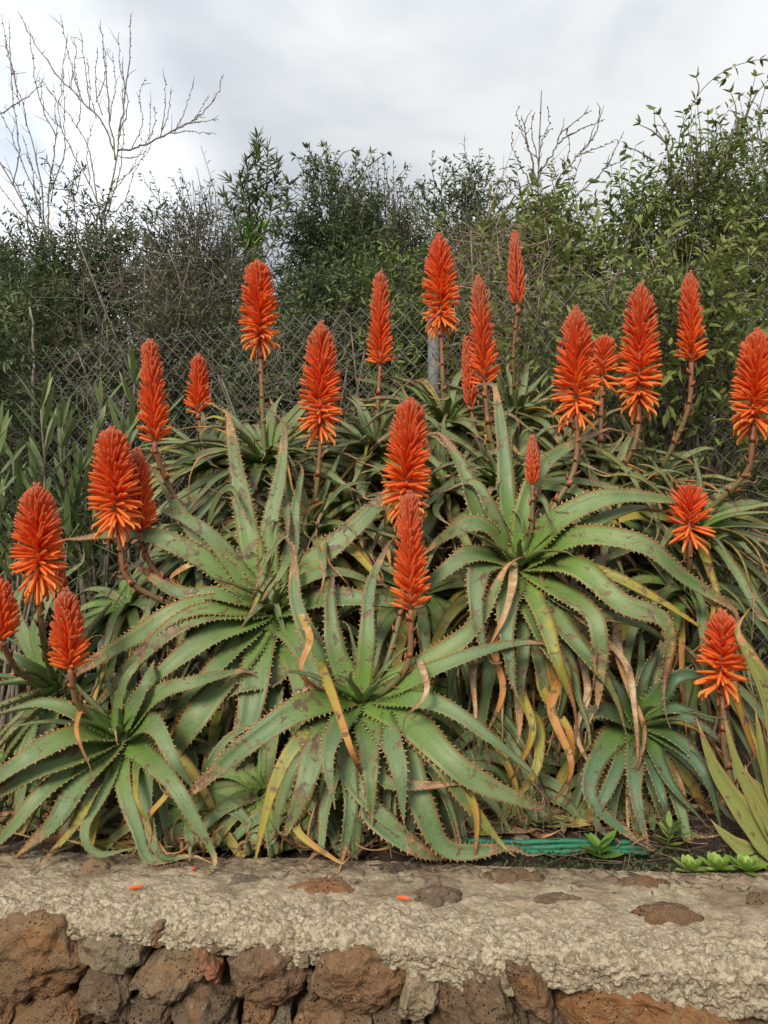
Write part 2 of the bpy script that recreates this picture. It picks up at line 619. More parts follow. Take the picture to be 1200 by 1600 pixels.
def soil_mat():
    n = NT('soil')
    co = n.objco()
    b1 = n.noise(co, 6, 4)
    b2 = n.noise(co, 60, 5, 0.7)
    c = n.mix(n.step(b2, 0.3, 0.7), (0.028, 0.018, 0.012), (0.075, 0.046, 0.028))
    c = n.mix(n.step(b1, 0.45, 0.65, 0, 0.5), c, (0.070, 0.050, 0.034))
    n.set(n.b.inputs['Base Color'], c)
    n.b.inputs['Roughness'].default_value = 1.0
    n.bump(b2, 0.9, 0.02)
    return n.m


M_LEAF = aloe_leaf_mat()
M_FLOWER = floret_mat()
M_STALK = stalk_mat()
M_STEM = bark_mat('aloe_stem_bark', (0.060, 0.042, 0.030), (0.17, 0.12, 0.080))
M_TWIG = bark_mat('grey_twig', (0.085, 0.072, 0.056), (0.21, 0.18, 0.14), 60)
M_BROWN_TWIG = bark_mat('brown_twig', (0.048, 0.044, 0.034), (0.10, 0.088, 0.066), 60)  # darker brown wood of the hedge twigs and stems
M_BARE = bark_mat('bare_branch', (0.13, 0.108, 0.092), (0.27, 0.235, 0.20), 50)
M_DRY = bark_mat('dry_twig', (0.14, 0.105, 0.070), (0.34, 0.27, 0.19), 60)
M_STONE = stone_mat()
M_MORTAR = mortar_mat()
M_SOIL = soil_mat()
M_WIRE = plain_mat('galvanised_wire', (0.215, 0.215, 0.20), 0.6, 0.5, 7, 0.0)
M_GWIRE = plain_mat('green_wire', (0.035, 0.065, 0.045), 0.6)
M_POST = plain_mat('post_steel', (0.15, 0.165, 0.16), 0.7, 0.4, 18, 0.0)
M_HOSE = plain_mat('green_hose', (0.020, 0.155, 0.085), 0.6, 0.6, 60)
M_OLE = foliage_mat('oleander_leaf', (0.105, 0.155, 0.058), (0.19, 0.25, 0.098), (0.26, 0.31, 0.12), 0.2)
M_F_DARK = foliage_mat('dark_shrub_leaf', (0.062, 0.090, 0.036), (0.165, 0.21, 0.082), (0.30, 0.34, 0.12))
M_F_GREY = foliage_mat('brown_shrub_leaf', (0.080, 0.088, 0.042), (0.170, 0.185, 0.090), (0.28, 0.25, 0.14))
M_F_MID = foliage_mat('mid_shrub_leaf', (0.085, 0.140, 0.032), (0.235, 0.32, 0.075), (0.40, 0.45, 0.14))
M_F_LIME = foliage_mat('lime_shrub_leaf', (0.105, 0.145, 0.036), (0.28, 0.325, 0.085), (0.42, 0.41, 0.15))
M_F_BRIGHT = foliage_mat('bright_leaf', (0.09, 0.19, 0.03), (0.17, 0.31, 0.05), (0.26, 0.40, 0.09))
M_SUCC = foliage_mat('succulent_leaf', (0.16, 0.26, 0.045), (0.27, 0.38, 0.075), (0.36, 0.46, 0.13), 0.25)
M_MOSS = foliage_mat('ground_weed', (0.04, 0.06, 0.02), (0.09, 0.12, 0.04), (0.14, 0.17, 0.06))
M_SMOOTH = None


# ------------------------------------------------------------------ setting: ground, soil bed
WALL_TOP = 0.85
def yf(x): return 1.322 - 0.1325 * x       # front lip of the wall cap
def yb(x): return 1.585 - 0.067 * x        # back of the wall cap

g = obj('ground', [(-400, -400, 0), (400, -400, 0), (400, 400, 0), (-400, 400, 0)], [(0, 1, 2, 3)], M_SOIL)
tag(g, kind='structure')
xs = np.concatenate([[-300, -60, -12, -5], np.linspace(-2.7, 2.7, 150), [5, 12, 60, 300]])
vs = np.concatenate([np.linspace(0, 2.2, 70), [2.6, 3.2, 4, 6, 9, 14, 30, 90, 390]])
gx, gv = np.meshgrid(xs, vs, indexing='ij')
gy = (yb(np.clip(gx, -4, 4)) - 0.03) + gv
pts = np.stack([gx.ravel(), gy.ravel(), np.zeros(gx.size)], 1)
near = np.clip(1 - np.maximum(np.abs(pts[:, 0]) - 2.5, 0) / 3, 0, 1)
pts[:, 2] = 0.822 + near * (fbm(pts, 7, 4, 3) * 0.012 + fbm(pts, 1.3, 2, 9) * 0.02) + np.clip(gv.ravel() - 0.25, 0, 1.5) * 0.05
nv = len(vs)
ii, jj = np.meshgrid(np.arange(len(xs) - 1), np.arange(nv - 1), indexing='ij')
q = (ii * nv + jj).ravel()
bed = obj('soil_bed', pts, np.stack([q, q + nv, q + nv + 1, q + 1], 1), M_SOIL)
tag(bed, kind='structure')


def soil_z(x, y):
    return 0.822 + max(0, min(1.5, y - yb(x) - 0.22)) * 0.05


# ------------------------------------------------------------------ stone wall
wall = thing('stone_wall', 'low rubble wall of brown lava stones under a pale crumbling mortar cap', 'wall', (0, 1.34, 0))
WO = np.array((0, 1.34, 0))


def wall_cap():
    xs = np.concatenate([np.linspace(-2.6, -0.96, 80, endpoint=False), np.linspace(-0.96, 0.96, 720), np.linspace(0.964, 2.6, 80)])
    prof = []                                   # (segment, parameter)
    for k in range(4): prof.append(('back', k / 4))
    for k in range(104): prof.append(('top', k / 104))
    for k in range(28): prof.append(('lip', k / 28))
    for k in range(26): prof.append(('front', k / 26))
    for k in range(6): prof.append(('under', k / 5))
    n, m = len(xs), len(prof)
    th = 0.012 + 0.056 * np.clip((xs + 0.74) / 1.4, -0.1, 1.2)
    xx = np.stack([xs, xs * 0, xs * 0], 1)
    th = np.maximum(th + fbm(xx, 6, 3, 5) * 0.009 + vnoise(xx, 28, 8) * 0.006, 0.004)
    v = np.zeros((n, m, 3)); lip = np.zeros((n, m))
    f_, b_ = yf(xs), yb(xs)
    rad = 0.036
    for j, (sg, k) in enumerate(prof):
        v[:, j, 0] = xs
        if sg == 'back':
            v[:, j, 1] = b_; v[:, j, 2] = WALL_TOP - 0.07 * (1 - k)
        elif sg == 'top':
            v[:, j, 1] = b_ + (f_ + rad - b_) * k
            v[:, j, 2] = WALL_TOP - 0.012 * k ** 3
            lip[:, j] = max(0, (k - 0.45) / 0.55) ** 1.2
        elif sg == 'lip':
            a = k * math.pi / 2
            v[:, j, 1] = f_ + rad - rad * math.sin(a)
            v[:, j, 2] = WALL_TOP - 0.012 - rad * 0.8 * (1 - math.cos(a))
            lip[:, j] = 1
        elif sg == 'front':
            z0 = WALL_TOP - 0.012 - rad * 0.8
            v[:, j, 1] = f_ + 0.004 * k
            v[:, j, 2] = z0 + (WALL_TOP - rad - th - z0) * k
            lip[:, j] = 1
        else:
            v[:, j, 1] = f_ + 0.004 + 0.11 * k; v[:, j, 2] = WALL_TOP - rad - th - 0.004 * k
            lip[:, j] = 0.6
    v = v.reshape(-1, 3); lip = lip.ravel()
    # normals of the undisplaced sheet
    g = v.reshape(n, m, 3)
    N = nrm(np.cross(np.gradient(g, axis=0), np.gradient(g, axis=1))).reshape(-1, 3)
    up = N[(n // 2) * m + 40]
    if up[2] < 0: N = -N
    dome = lambda w, r: np.sqrt(np.maximum(0, 1 - (w / r) ** 2))
    wp = v + np.stack([vnoise(v, 40, 50 + q_) for q_ in range(3)], 1) * 0.006
    w1 = dome(worley(wp, 58, 2), 0.70); w2 = dome(worley(wp + 3, 115, 5), 0.68)
    d = fbm(v, 5, 3, 21) * 0.006 + fbm(v, 38, 3, 31) * 0.0035
    d += (0.10 + 0.90 * lip) * ((w1 - 0.6) * 0.0058 * (0.5 + 1.3 * np.abs(vnoise(v, 9, 3))) + (w2 - 0.6) * 0.0052 + fbm(v, 15, 3, 77) * 0.0035 + fbm(v, 120, 2, 70) * 0.0012)
    d += (1 - lip) * (fbm(v * (0.5, 1.6, 1), 24, 4, 14) * 0.0035 + fbm(v, 110, 2, 33) * 0.0012)
    v = v + N * d[:, None]
    ii, jj = np.meshgrid(np.arange(n - 1), np.arange(m - 1), indexing='ij')
    q = (ii * m + jj).ravel()
    o = obj('mortar_cap', v - WO, np.stack([q, q + 1, q + m + 1, q + m], 1), M_MORTAR, wall, True, {'a': ('FLOAT', lip)})
    return o


wall_cap()
# dark rubble core behind the face stones
xc = np.linspace(-2.6, 2.6, 40)
core = []
for x in xc:
    core += [(x, yf(x) + 0.060, 0), (x, yf(x) + 0.060, 0.80), (x, yb(x) - 0.012, 0.80), (x, yb(x) - 0.012, 0)]
fc = []
for i in range(len(xc) - 1):
    a, b = i * 4, i * 4 + 4
    fc += [(a, b, b + 1, a + 1), (a + 1, b + 1, b + 2, a + 2), (a + 2, b + 2, b + 3, a + 3)]
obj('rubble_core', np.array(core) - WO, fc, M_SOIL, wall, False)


def poly_radius(poly, c, th):
    poly = np.asarray(poly, float) - c
    out = np.zeros(len(th))
    for k, t in enumerate(th):
        d = np.array((math.cos(t), math.sin(t)))
        best = 0.01
        for a, b in zip(poly, np.roll(poly, -1, axis=0)):
            e = b - a
            den = d[0] * e[1] - d[1] * e[0]
            if abs(den) < 1e-12: continue
            r = (a[0] * e[1] - a[1] * e[0]) / den
            s = (a[0] * d[1] - a[1] * d[0]) / den
            if r > 0 and -1e-6 <= s <= 1 + 1e-6: best = max(best, r)
        out[k] = best
    return out


def face_stone(poly, color, bulge, seed, na=84, nr=26, inset=0.0):
    """poly: outline (x, z) on the wall face"""
    poly = np.asarray(poly, float)
    c = poly.mean(0)
    th = np.linspace(0, 2 * math.pi, na, endpoint=False)
    r = poly_radius(poly, c, th)
    r = 0.2 * np.roll(r, 1) + 0.6 * r + 0.2 * np.roll(r, -1)
    rng = np.random.default_rng(seed)
    tilt = rng.uniform(-0.25, 0.25, 2)
    rows = [np.array([[c[0], -bulge, c[1]]])]
    for k in range(1, nr + 3):
        if k <= nr:
            rho = math.sin(k / nr * math.pi / 2) ** 0.9
            out = bulge * (1 - rho ** 3.2) ** 0.55
        else:
            rho = 1.0 - 0.06 * (k - nr); out = -0.035 * (k - nr)
        x = c[0] + np.cos(th) * r * rho; z = c[1] + np.sin(th) * r * rho
        y = -out + (x - c[0]) * tilt[0] * rho + (z - c[1]) * tilt[1] * rho
        rows.append(np.stack([x, y, z], 1))
    v = np.vstack(rows)
    base = v.copy(); base[:, 0] += seed * 3.1
    v[:, 1] += yf(v[:, 0]) + 0.016 + inset
    cc = np.array((c[0], yf(c[0]) + 0.05 + inset, c[1]))
    N = nrm(v - cc)
    size = float(r.mean())
    for _ in range(11):
        pn = nrm(np.array((rng.normal() * 0.8, -abs(rng.normal()) - 0.25, rng.normal() * 0.8)))
        ext = ((v - cc) @ pn).max()
        sft = (v - cc) @ pn - ext * rng.uniform(0.76, 0.95)
        v = v - pn * np.maximum(sft, 0)[:, None] * 0.92
    d = fbm(base, 16, 3, 4) * 0.010 + fbm(base, 48, 4, 9) * 0.0075 - np.maximum(0, 0.35 - worley(base, 110, 12)) * 0.009 - np.clip(worley(base, 60, 3) - 0.3, 0, 1) * 0.004
    v = v + N * d[:, None]
    f = [(0, 1 + j, 1 + (j + 1) % na) for j in range(na)]
    for k in range(nr + 1):
        a, b = 1 + k * na, 1 + (k + 1) * na
        f += [(a + j, b + j, b + (j + 1) % na, a + (j + 1) % na) for j in range(na)]
    o = obj('stone', v - WO, f, M_STONE, wall, True)
    o.color = tuple(color) + (1,)
    return o


def face_px(px, py):
    X = (px - 600) / F
    d = 1.337 / (1 + 0.1325 * X)
    return (X * d, CZ + (800 - py) / F * d)


BR, GR, RU, DK, PA, RE = (0.205, 0.115, 0.058), (0.195, 0.155, 0.100), (0.25, 0.115, 0.045), (0.125, 0.082, 0.052), (0.37, 0.29, 0.19), (0.31, 0.11, 0.055)
STONES = [
    ([(-20, 1432), (60, 1425), (104, 1432), (120, 1480), (146, 1502), (100, 1540), (45, 1568), (-25, 1545)], BR, 0.055),
    ([(106, 1448), (150, 1440), (196, 1458), (234, 1486), (215, 1506), (160, 1498), (106, 1488)], GR, 0.045),
    ([(188, 1438), (226, 1446), (228, 1476), (212, 1470)], GR, 0.03),
    ([(228, 1444), (262, 1434), (268, 1462), (244, 1480), (230, 1470)], BR, 0.035),
    ([(206, 1528), (248, 1488), (284, 1456), (318, 1478), (322, 1530), (300, 1556), (256, 1552), (210, 1550)], (0.19, 0.13, 0.075), 0.055),
    ([(304, 1464), (322, 1476), (348, 1504), (346, 1528), (326, 1536), (316, 1516)], RE, 0.038),
    ([(318, 1472), (366, 1466), (368, 1482), (328, 1494)], DK, 0.025),
    ([(352, 1520), (360, 1494), (390, 1460), (428, 1470), (478, 1496), (474, 1540), (440, 1558), (384, 1546), (356, 1536)], (0.17, 0.095, 0.055), 0.055),
    ([(440, 1484), (486, 1480), (480, 1504), (452, 1500)], GR, 0.026),
    ([(484, 1520), (502, 1484), (560, 1476), (640, 1500), (646, 1530), (622, 1562), (570, 1576), (520, 1556)], BR, 0.05),
    ([(474, 1524), (486, 1516), (502, 1550), (496, 1566), (478, 1558)], DK, 0.025),
    ([(136, 1512), (170, 1496), (206, 1506), (206, 1540), (202, 1610), (140, 1612), (134, 1560)], (0.125, 0.085, 0.055), 0.045),
    ([(30, 1592), (62, 1562), (114, 1552), (112, 1612), (32, 1614)], BR, 0.04),
    ([(100, 1600), (120, 1545), (142, 1524), (140, 1612), (100, 1620)], RU, 0.04),
    ([(-30, 1556), (20, 1556), (36, 1580), (28, 1640), (-30, 1640)], BR, 0.04),
    ([(200, 1560), (258, 1560), (276, 1562), (262, 1600), (226, 1625), (198, 1610)], DK, 0.04),
    ([(262, 1612), (286, 1560), (330, 1540), (372, 1548), (370, 1590), (352, 1640), (268, 1640)], (0.115, 0.080, 0.055), 0.05),
    ([(372, 1610), (388, 1564), (430, 1556), (436, 1584), (404, 1625)], RU, 0.04),
    ([(410, 1610), (436, 1574), (454, 1570), (456, 1615), (420, 1630)], GR, 0.04),
    ([(460, 1600), (474, 1572), (520, 1566), (576, 1580), (580, 1640), (466, 1640)], BR, 0.045),
    ([(582, 1610), (590, 1578), (628, 1566), (640, 1610), (620, 1650), (586, 1645)], DK, 0.035),
    ([(626, 1578), (640, 1528), (668, 1518), (684, 1530), (680, 1556), (660, 1592), (634, 1600)], PA, 0.05),
    ([(664, 1606), (690, 1530), (730, 1506), (780, 1512), (800, 1560), (830, 1590), (826, 1650), (676, 1650)], (0.135, 0.085, 0.050), 0.055),
    ([(786, 1494), (812, 1490), (848, 1520), (872, 1552), (866, 1578), (838, 1580), (806, 1552)], (0.15, 0.085, 0.048), 0.055),
    ([(820, 1592), (870, 1576), (888, 1600), (874, 1640), (826, 1640)], DK, 0.03),
    ([(880, 1590), (920, 1558), (990, 1546), (1040, 1560), (1130, 1572), (1158, 1588), (1150, 1660), (890, 1660)], RU, 0.055),
    ([(640, 1600), (664, 1596), (668, 1640), (640, 1650)], GR, 0.03),
    ([(1160, 1600), (1200, 1596), (1240, 1600), (1240, 1660), (1164, 1660)], DK, 0.035),
]
for k, (pl, colr, bul) in enumerate(STONES):
    pw = np.array([face_px(*p) for p in pl][::-1])
    face_stone(pw.mean(0) + (pw - pw.mean(0)) * 1.09, colr, bul, k)
# courses below and beside the frame
for row in range(6):
    z0 = 0.56 - row * 0.115
    for side in (0, 1, 2):
        x = {0: -2.5, 1: -0.9, 2: 0.92}[side]
        xe = {0: -0.9, 1: 0.92, 2: 2.5}[side]
        while x < xe:
            w = random.uniform(0.12, 0.22); h = random.uniform(0.10, 0.125)
            cz = z0 - 0.02
            pl = [(x + w / 2 + (w / 2 - 0.004) * random.uniform(0.85, 1.05) * math.cos(a), cz + h / 2 * random.uniform(0.85, 1.08) * math.sin(a)) for a in np.linspace(0, 2 * math.pi, 9, endpoint=False)]
            if not (side == 1 and row == 0 and False):
                face_stone(pl, random.choice((BR, GR, DK, RU, BR)), 0.045, 100 + int(random.random() * 900), 20, 5)
            x += w
for side in (-1, 1):
    for row in range(2):
        x = 0.92
        while x < 2.5:
            w = random.uniform(0.12, 0.2)
            cz = 0.71 - row * 0.1
            pl = [(side * (x + w / 2) + (w / 2) * random.uniform(0.95, 1.12) * math.cos(a), cz + 0.060 * random.uniform(0.85, 1.1) * math.sin(a)) for a in np.linspace(0, 2 * math.pi, 9, endpoint=False)]
            face_stone(pl, random.choice((BR, GR, DK, RU)), 0.045, 100 + int(random.random() * 900), 20, 5)
            x += w


def cap_stone(px, py, w, h, color, hgt, seed):
    """stone bedded in the mortar, its worn face showing on the top of the wall"""
    d = (CZ - WALL_TOP) * F / (py - 800)
    c = P(px, py, d)
    na, nr = 48, 12
    th = np.linspace(0, 2 * math.pi, na, endpoint=False)
    rx = w / 2 / F * d
    ry = h / 2 / F * d * (d / (CZ - WALL_TOP))
    rr = 1 + 0.34 * fbm(np.stack([np.cos(th) * 1.3 + seed * 5, np.sin(th) * 1.3, th * 0], 1), 1.8, 2, seed)
    rows = [np.array([[c[0], c[1], hgt]])]
    for k in range(1, nr + 2):
        rho = min(1, k / nr)
        z = hgt * (1 - rho ** 3) - 0.012 * (k > nr) - 0.004 * rho
        rows.append(np.stack([c[0] + rx * rr * rho * np.cos(th), c[1] + ry * rr * rho * np.sin(th), np.full(na, z)], 1))
    v = np.vstack(rows)
    v[:, 2] += WALL_TOP + fbm(v, 60, 3, seed) * 0.005
    f = [(0, 1 + j, 1 + (j + 1) % na) for j in range(na)]
    for k in range(nr):
        a, b = 1 + k * na, 1 + (k + 1) * na
        f += [(a + j, b + j, b + (j + 1) % na, a + (j + 1) % na) for j in range(na)]
    o = obj('stone', v - WO, f, M_STONE, wall, True)
    o.color = tuple(color) + (1,)


for k, a in enumerate([
        (505, 1386, 92, 22, (0.21, 0.10, 0.048), 0.012), (382, 1373, 66, 15, (0.10, 0.085, 0.07), 0.008), (156, 1349, 52, 20, (0.26, 0.17, 0.10), 0.014),
        (265, 1351, 66, 14, (0.16, 0.105, 0.065), 0.008), (682, 1398, 78, 24, (0.115, 0.085, 0.06), 0.014), (798, 1366, 88, 18, (0.15, 0.09, 0.05), 0.008),
        (872, 1403, 86, 14, (0.13, 0.09, 0.058), 0.006), (1002, 1378, 76, 17, (0.16, 0.085, 0.045), 0.011), (1036, 1424, 100, 28, (0.15, 0.085, 0.048), 0.013),
        (1190, 1404, 56, 18, (0.14, 0.085, 0.05), 0.011), (625, 1357, 80, 18, (0.09, 0.07, 0.055), 0.008), (20, 1330, 60, 16, (0.14, 0.09, 0.055), 0.01)]):
    cap_stone(*a, 40 + k)


# ------------------------------------------------------------------ chain link fence
FL, FR = P(-400, 800, 3.24), P(1600, 800, 2.36)
FL[2] = FR[2] = 0
fdir = nrm(FR - FL); flen = float(np.linalg.norm(FR - FL))


def fence_pt(u, z): return FL + fdir * u + np.array((0, 0, z))


def fence_u(px):
    X = (px - 600) / F
    # ray (X,1) against the fence line
    a = np.array([[X, -fdir[0]], [1, -fdir[1]]])
    s = np.linalg.solve(a, FL[:2])
    return s[1], s[0]          # u, depth


u0, dl = fence_u(60); u1, dr = fence_u(1200)
ZT0 = CZ + (800 - 548) / F * dl; ZT1 = CZ + (800 - 402) / F * dr
def fence_top(u): return ZT0 + (ZT1 - ZT0) * (u - u0) / (u1 - u0)


fence = thing('chain_link_fence', 'sagging galvanised chain link fence behind the aloes, half swallowed by shrubs', 'fence', FL + fdir * flen / 2 + (0, 0, 0.85))
FO = FL + fdir * flen / 2 + np.array((0, 0, 0.85))
pit, half = 0.031, 0.035
allv, allf, base = [], [], 0
nside = 4
fn = np.array((-fdir[1], fdir[0], 0))
for k in range(int(flen / pit)):
    u_c = (k + 0.5) * pit
    zt = fence_top(u_c)
    nz = int((zt - 0.80) / half)
    zs = zt - half * np.arange(nz)
    sgn = np.where((np.arange(nz) + k) % 2 == 0, 1, -1)
    us = u_c + sgn * pit * 0.53
    pp = FL + np.outer(us, fdir); pp[:, 2] = zs
    wob = np.stack([us, zs, zs * 0], 1)
    pp += np.outer(vnoise(wob, 1.6, 4) * 0.03 + sgn * (0.0018 if k % 2 else -0.0018), fn)
    pp[:, 2] += vnoise(wob, 2.2, 6) * 0.012
    pp[:, 0] += vnoise(wob, 2.0, 9) * 0.008
    T = nrm(np.gradient(pp, axis=0)); X = np.broadcast_to(fn, T.shape); Y = nrm(np.cross(T, X))
    an = np.linspace(0, 2 * math.pi, nside, endpoint=False)
    v = (pp[:, None] + 0.0014 * (np.cos(an)[None, :, None] * X[:, None] + np.sin(an)[None, :, None] * Y[:, None])).reshape(-1, 3)
    i, j = np.meshgrid(np.arange(nz - 1), np.arange(nside), indexing='ij')
    a = (i * nside + j).ravel() + base; b = (i * nside + (j + 1) % nside).ravel() + base
    allv.append(v); allf.append(np.stack([a, b, b + nside, a + nside], 1)); base += len(v)
o = obj('wire_mesh', np.vstack(allv) - FO, np.vstack(allf), M_WIRE, fence, False)
tag(o, kind='stuff')
mb = MB()
uu = np.linspace(0, flen, 60)
mb.tube([fence_pt(u, fence_top(u) - 0.01) + fn * 0.004 + np.array((0, 0, 0.012 * math.sin(u * 2.3) + 0.006 * math.sin(u * 7))) for u in uu], 0.0014, 5)
mb.build('tension_wire', M_GWIRE, fence, FO)
up, _ = fence_u(675)
pb = fence_pt(up, 0) + fn * 0.045
mb = MB()
mb.tube([pb + (0, 0, z) for z in (0.78, 1.4, fence_top(up) - 0.02, fence_top(up) - 0.01)], [0.021, 0.021, 0.021, 0.015], 14)
mb.build('post', M_POST, fence, FO)


# ------------------------------------------------------------------ shrubs, trees behind
LEAF4 = np.array([(0, 0, 0), (0.5, 0.42, 0.10), (0, 1, -0.05), (-0.5, 0.42, 0.10)])


def leaf_cloud(base, dirn, nor, L, W, seed, rnd=None):
    """many folded lanceolate leaves: 4 points, 2 faces each"""
    n = len(base)
    dirn = nrm(dirn); side = nrm(np.cross(dirn, nor)); nor = np.cross(side, dirn)
    L = np.broadcast_to(L, (n,)); W = np.broadcast_to(W, (n,))
    v = np.zeros((n, 6, 3))
    curl = (LEAF4[:, 2])
    prof = [(0, 0, 0), (0.5, 0.30, 0.16), (0.36, 0.68, 0.10), (0, 1, -0.12), (-0.36, 0.68, 0.10), (-0.5, 0.30, 0.16)]
    for k, (a, b, c) in enumerate(prof):
        v[:, k] = base + side * (a * W)[:, None] + dirn * (b * L)[:, None] + nor * (c * W - 0.08 * b * b * L)[:, None]
    idx = np.arange(n)[:, None] * 6
    f = np.concatenate([idx + np.array((0, 1, 2, 3)), idx + np.array((0, 3, 4, 5))])
    if rnd is None:
        rnd = np.random.default_rng(seed).random(n)
    return v.reshape(-1, 3), f, np.repeat(rnd, 6)


def fast_tubes(P0, P1, P2, r0, r1):
    """n three-sided bent twigs"""
    n = len(P0)
    an = np.linspace(0, 2 * math.pi, 3, endpoint=False)
    T = nrm(P2 - P0)
    X = nrm(np.cross(T, np.array((0.3, 0.8, 0.5)))); Y = np.cross(T, X)
    v = np.zeros((n, 9, 3))
    for k, (p, r) in enumerate(((P0, r0), (P1, (np.asarray(r0) + r1) / 2), (P2, r1))):
        r = np.broadcast_to(r, (n,))
        for j in range(3):
            v[:, k * 3 + j] = p + (X * math.cos(an[j]) + Y * math.sin(an[j])) * r[:, None]
    q = []
    for k in range(2):
        for j in range(3):
            q.append((k * 3 + j, k * 3 + (j + 1) % 3, k * 3 + 3 + (j + 1) % 3, k * 3 + 3 + j))
    idx = np.arange(n)[:, None] * 9
    f = np.concatenate([idx + np.array(a) for a in q])
    return v.reshape(-1, 3), f


def shrub(name, label, cat, px, top, bot, wpx, d, depth, ntw, lpt, L, W, mat, seed, twl=0.28, group='shrubs behind the chain link fence', upw=0.5, lobes=9, shell=0.45, wood=M_BROWN_TWIG, base_py=None, bare=0.0, spread=0.9):
    """crown of leafy twigs in several lobes, on forked stems rising from the soil"""
    rng = np.random.default_rng(seed)
    top_p, bot_p = P(px, top, d), P(px, bot, d)
    c = (top_p + bot_p) / 2
    rz = (top_p[2] - bot_p[2]) / 2; rx = wpx / 2 / F * d
    root_z = soil_z(c[0], d)
    loc = np.array((c[0], c[1], root_z))
    t = thing(name, label, cat, loc, group)
    # lobes inside the envelope
    lc = np.zeros((lobes, 3)); lr = np.zeros(lobes)
    for k in range(lobes):
        a = rng.uniform(0, 2 * math.pi); z = rng.uniform(-0.85, 0.78)
        rr = math.sqrt(max(0.1, 1 - z * z)) * rng.uniform(0.25, 0.72)
        lc[k] = c + np.array((math.cos(a) * rr * rx, math.sin(a) * rr * depth, z * rz))
        lr[k] = rng.uniform(0.34, 0.55)
    lc[0] = c + np.array((0, 0, 0.62 * rz)); lr[0] = 0.42
    which = rng.integers(0, lobes, ntw)
    dirs = nrm(rng.normal(size=(ntw, 3)))
    rad = rng.random(ntw) ** shell
    scale = np.array((rx, depth, rz * 0.9))
    p0 = lc[which] + dirs * rad[:, None] * lr[which][:, None] * scale
    ok = p0[:, 2] > root_z + 0.02
    p0, dirs, which = p0[ok], dirs[ok], which[ok]
    n = len(p0)
    d3 = nrm(dirs * 0.7 + rng.normal(size=(n, 3)) * spread * 0.5 + np.array((0, -0.15, upw)))
    tl = twl * rng.uniform(0.5, 1.25, n)
    p2 = p0 + d3 * tl[:, None]
    p1 = (p0 + p2) / 2 + rng.normal(size=(n, 3)) * 0.02
    tv, tf = fast_tubes(p0, p1, p2, 0.0028 * d / 4, 0.0011 * d / 4)
    o = obj('twigs', tv - loc, tf, wood, t, False); tag(o, kind='stuff')
    # leaves along each twig
    keep = rng.random(n) >= bare
    a0, a1, a2 = p0[keep], p1[keep], p2[keep]
    m = len(a0)
    k = np.tile(np.arange(lpt), m)
    s = (k + rng.random(m * lpt)) / lpt
    s = s ** 0.8
    rp = lambda x: np.repeat(x, lpt, axis=0)
    b = (rp(a0) * ((1 - s) ** 2)[:, None] + rp(2 * a1 - (a0 + a2) / 2) * (2 * s * (1 - s))[:, None] + rp(a2) * (s ** 2)[:, None])
    tw = rp(nrm(a2 - a0))
    rnd3 = nrm(np.cross(tw, rng.normal(size=(len(b), 3))))
    ld = nrm(tw * rng.uniform(0.35, 0.9, len(b))[:, None] + rnd3 * 0.9 + np.array((0, 0, -0.12)))
    nor = nrm(np.array((0, -0.2, 0.8)) + rng.normal(size=(len(b), 3)) * 0.45)
    ll = L * rng.uniform(0.55, 1.2, len(b)) * (1 - 0.25 * s)
    rnd = np.clip(np.repeat(rng.random(m), lpt) * 0.55 + rng.random(len(b)) * 0.35 + 0.12 * s, 0, 1)
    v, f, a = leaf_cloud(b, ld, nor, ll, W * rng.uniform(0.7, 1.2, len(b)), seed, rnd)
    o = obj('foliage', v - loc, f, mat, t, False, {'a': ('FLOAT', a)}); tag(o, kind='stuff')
    # stems
    mb = MB()
    for j in range(lobes):
        st = loc + np.array((rng.uniform(-0.12, 0.12), rng.uniform(-0.08, 0.08), -0.03))
        midp = (st + lc[j]) / 2 + rng.normal(size=3) * 0.06
        cr = catmull([st, midp, lc[j]], 9)
        mb.tube(cr, np.linspace(0.016, 0.005, 9), 5)
        for q_ in range(5):
            e = lc[j] + nrm(rng.normal(size=3)) * lr[j] * scale * 0.9
            mb.tube(catmull([cr[6], (cr[6] + e) / 2 + rng.normal(size=3) * 0.03, e], 6), np.linspace(0.006, 0.002, 6), 4)
    mb.build('stem', wood, t, loc)
    return t


DK_ = dict(mat=M_F_DARK)
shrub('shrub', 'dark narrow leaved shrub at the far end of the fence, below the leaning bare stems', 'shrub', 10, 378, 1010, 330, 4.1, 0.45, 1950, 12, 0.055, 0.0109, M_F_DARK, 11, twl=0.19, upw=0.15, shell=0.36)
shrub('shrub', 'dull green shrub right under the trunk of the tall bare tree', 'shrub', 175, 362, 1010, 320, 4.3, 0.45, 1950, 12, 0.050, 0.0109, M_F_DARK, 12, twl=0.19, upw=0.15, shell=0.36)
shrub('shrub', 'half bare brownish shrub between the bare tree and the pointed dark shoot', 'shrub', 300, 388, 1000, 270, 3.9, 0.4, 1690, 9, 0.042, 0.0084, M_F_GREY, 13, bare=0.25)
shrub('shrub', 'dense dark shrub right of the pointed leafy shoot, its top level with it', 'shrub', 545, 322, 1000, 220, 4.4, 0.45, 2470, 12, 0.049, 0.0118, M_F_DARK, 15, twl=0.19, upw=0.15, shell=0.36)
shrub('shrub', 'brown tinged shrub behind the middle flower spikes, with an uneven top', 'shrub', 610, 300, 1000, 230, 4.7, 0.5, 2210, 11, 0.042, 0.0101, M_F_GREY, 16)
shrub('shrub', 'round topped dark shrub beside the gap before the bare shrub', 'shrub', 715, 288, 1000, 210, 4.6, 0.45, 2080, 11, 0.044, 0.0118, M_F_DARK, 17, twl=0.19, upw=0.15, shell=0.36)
shrub('shrub', 'low mid green shrub in front of the dark ones, behind the fence post', 'shrub', 640, 400, 1000, 260, 3.6, 0.3, 900, 10, 0.055, 0.013, M_F_MID, 18)
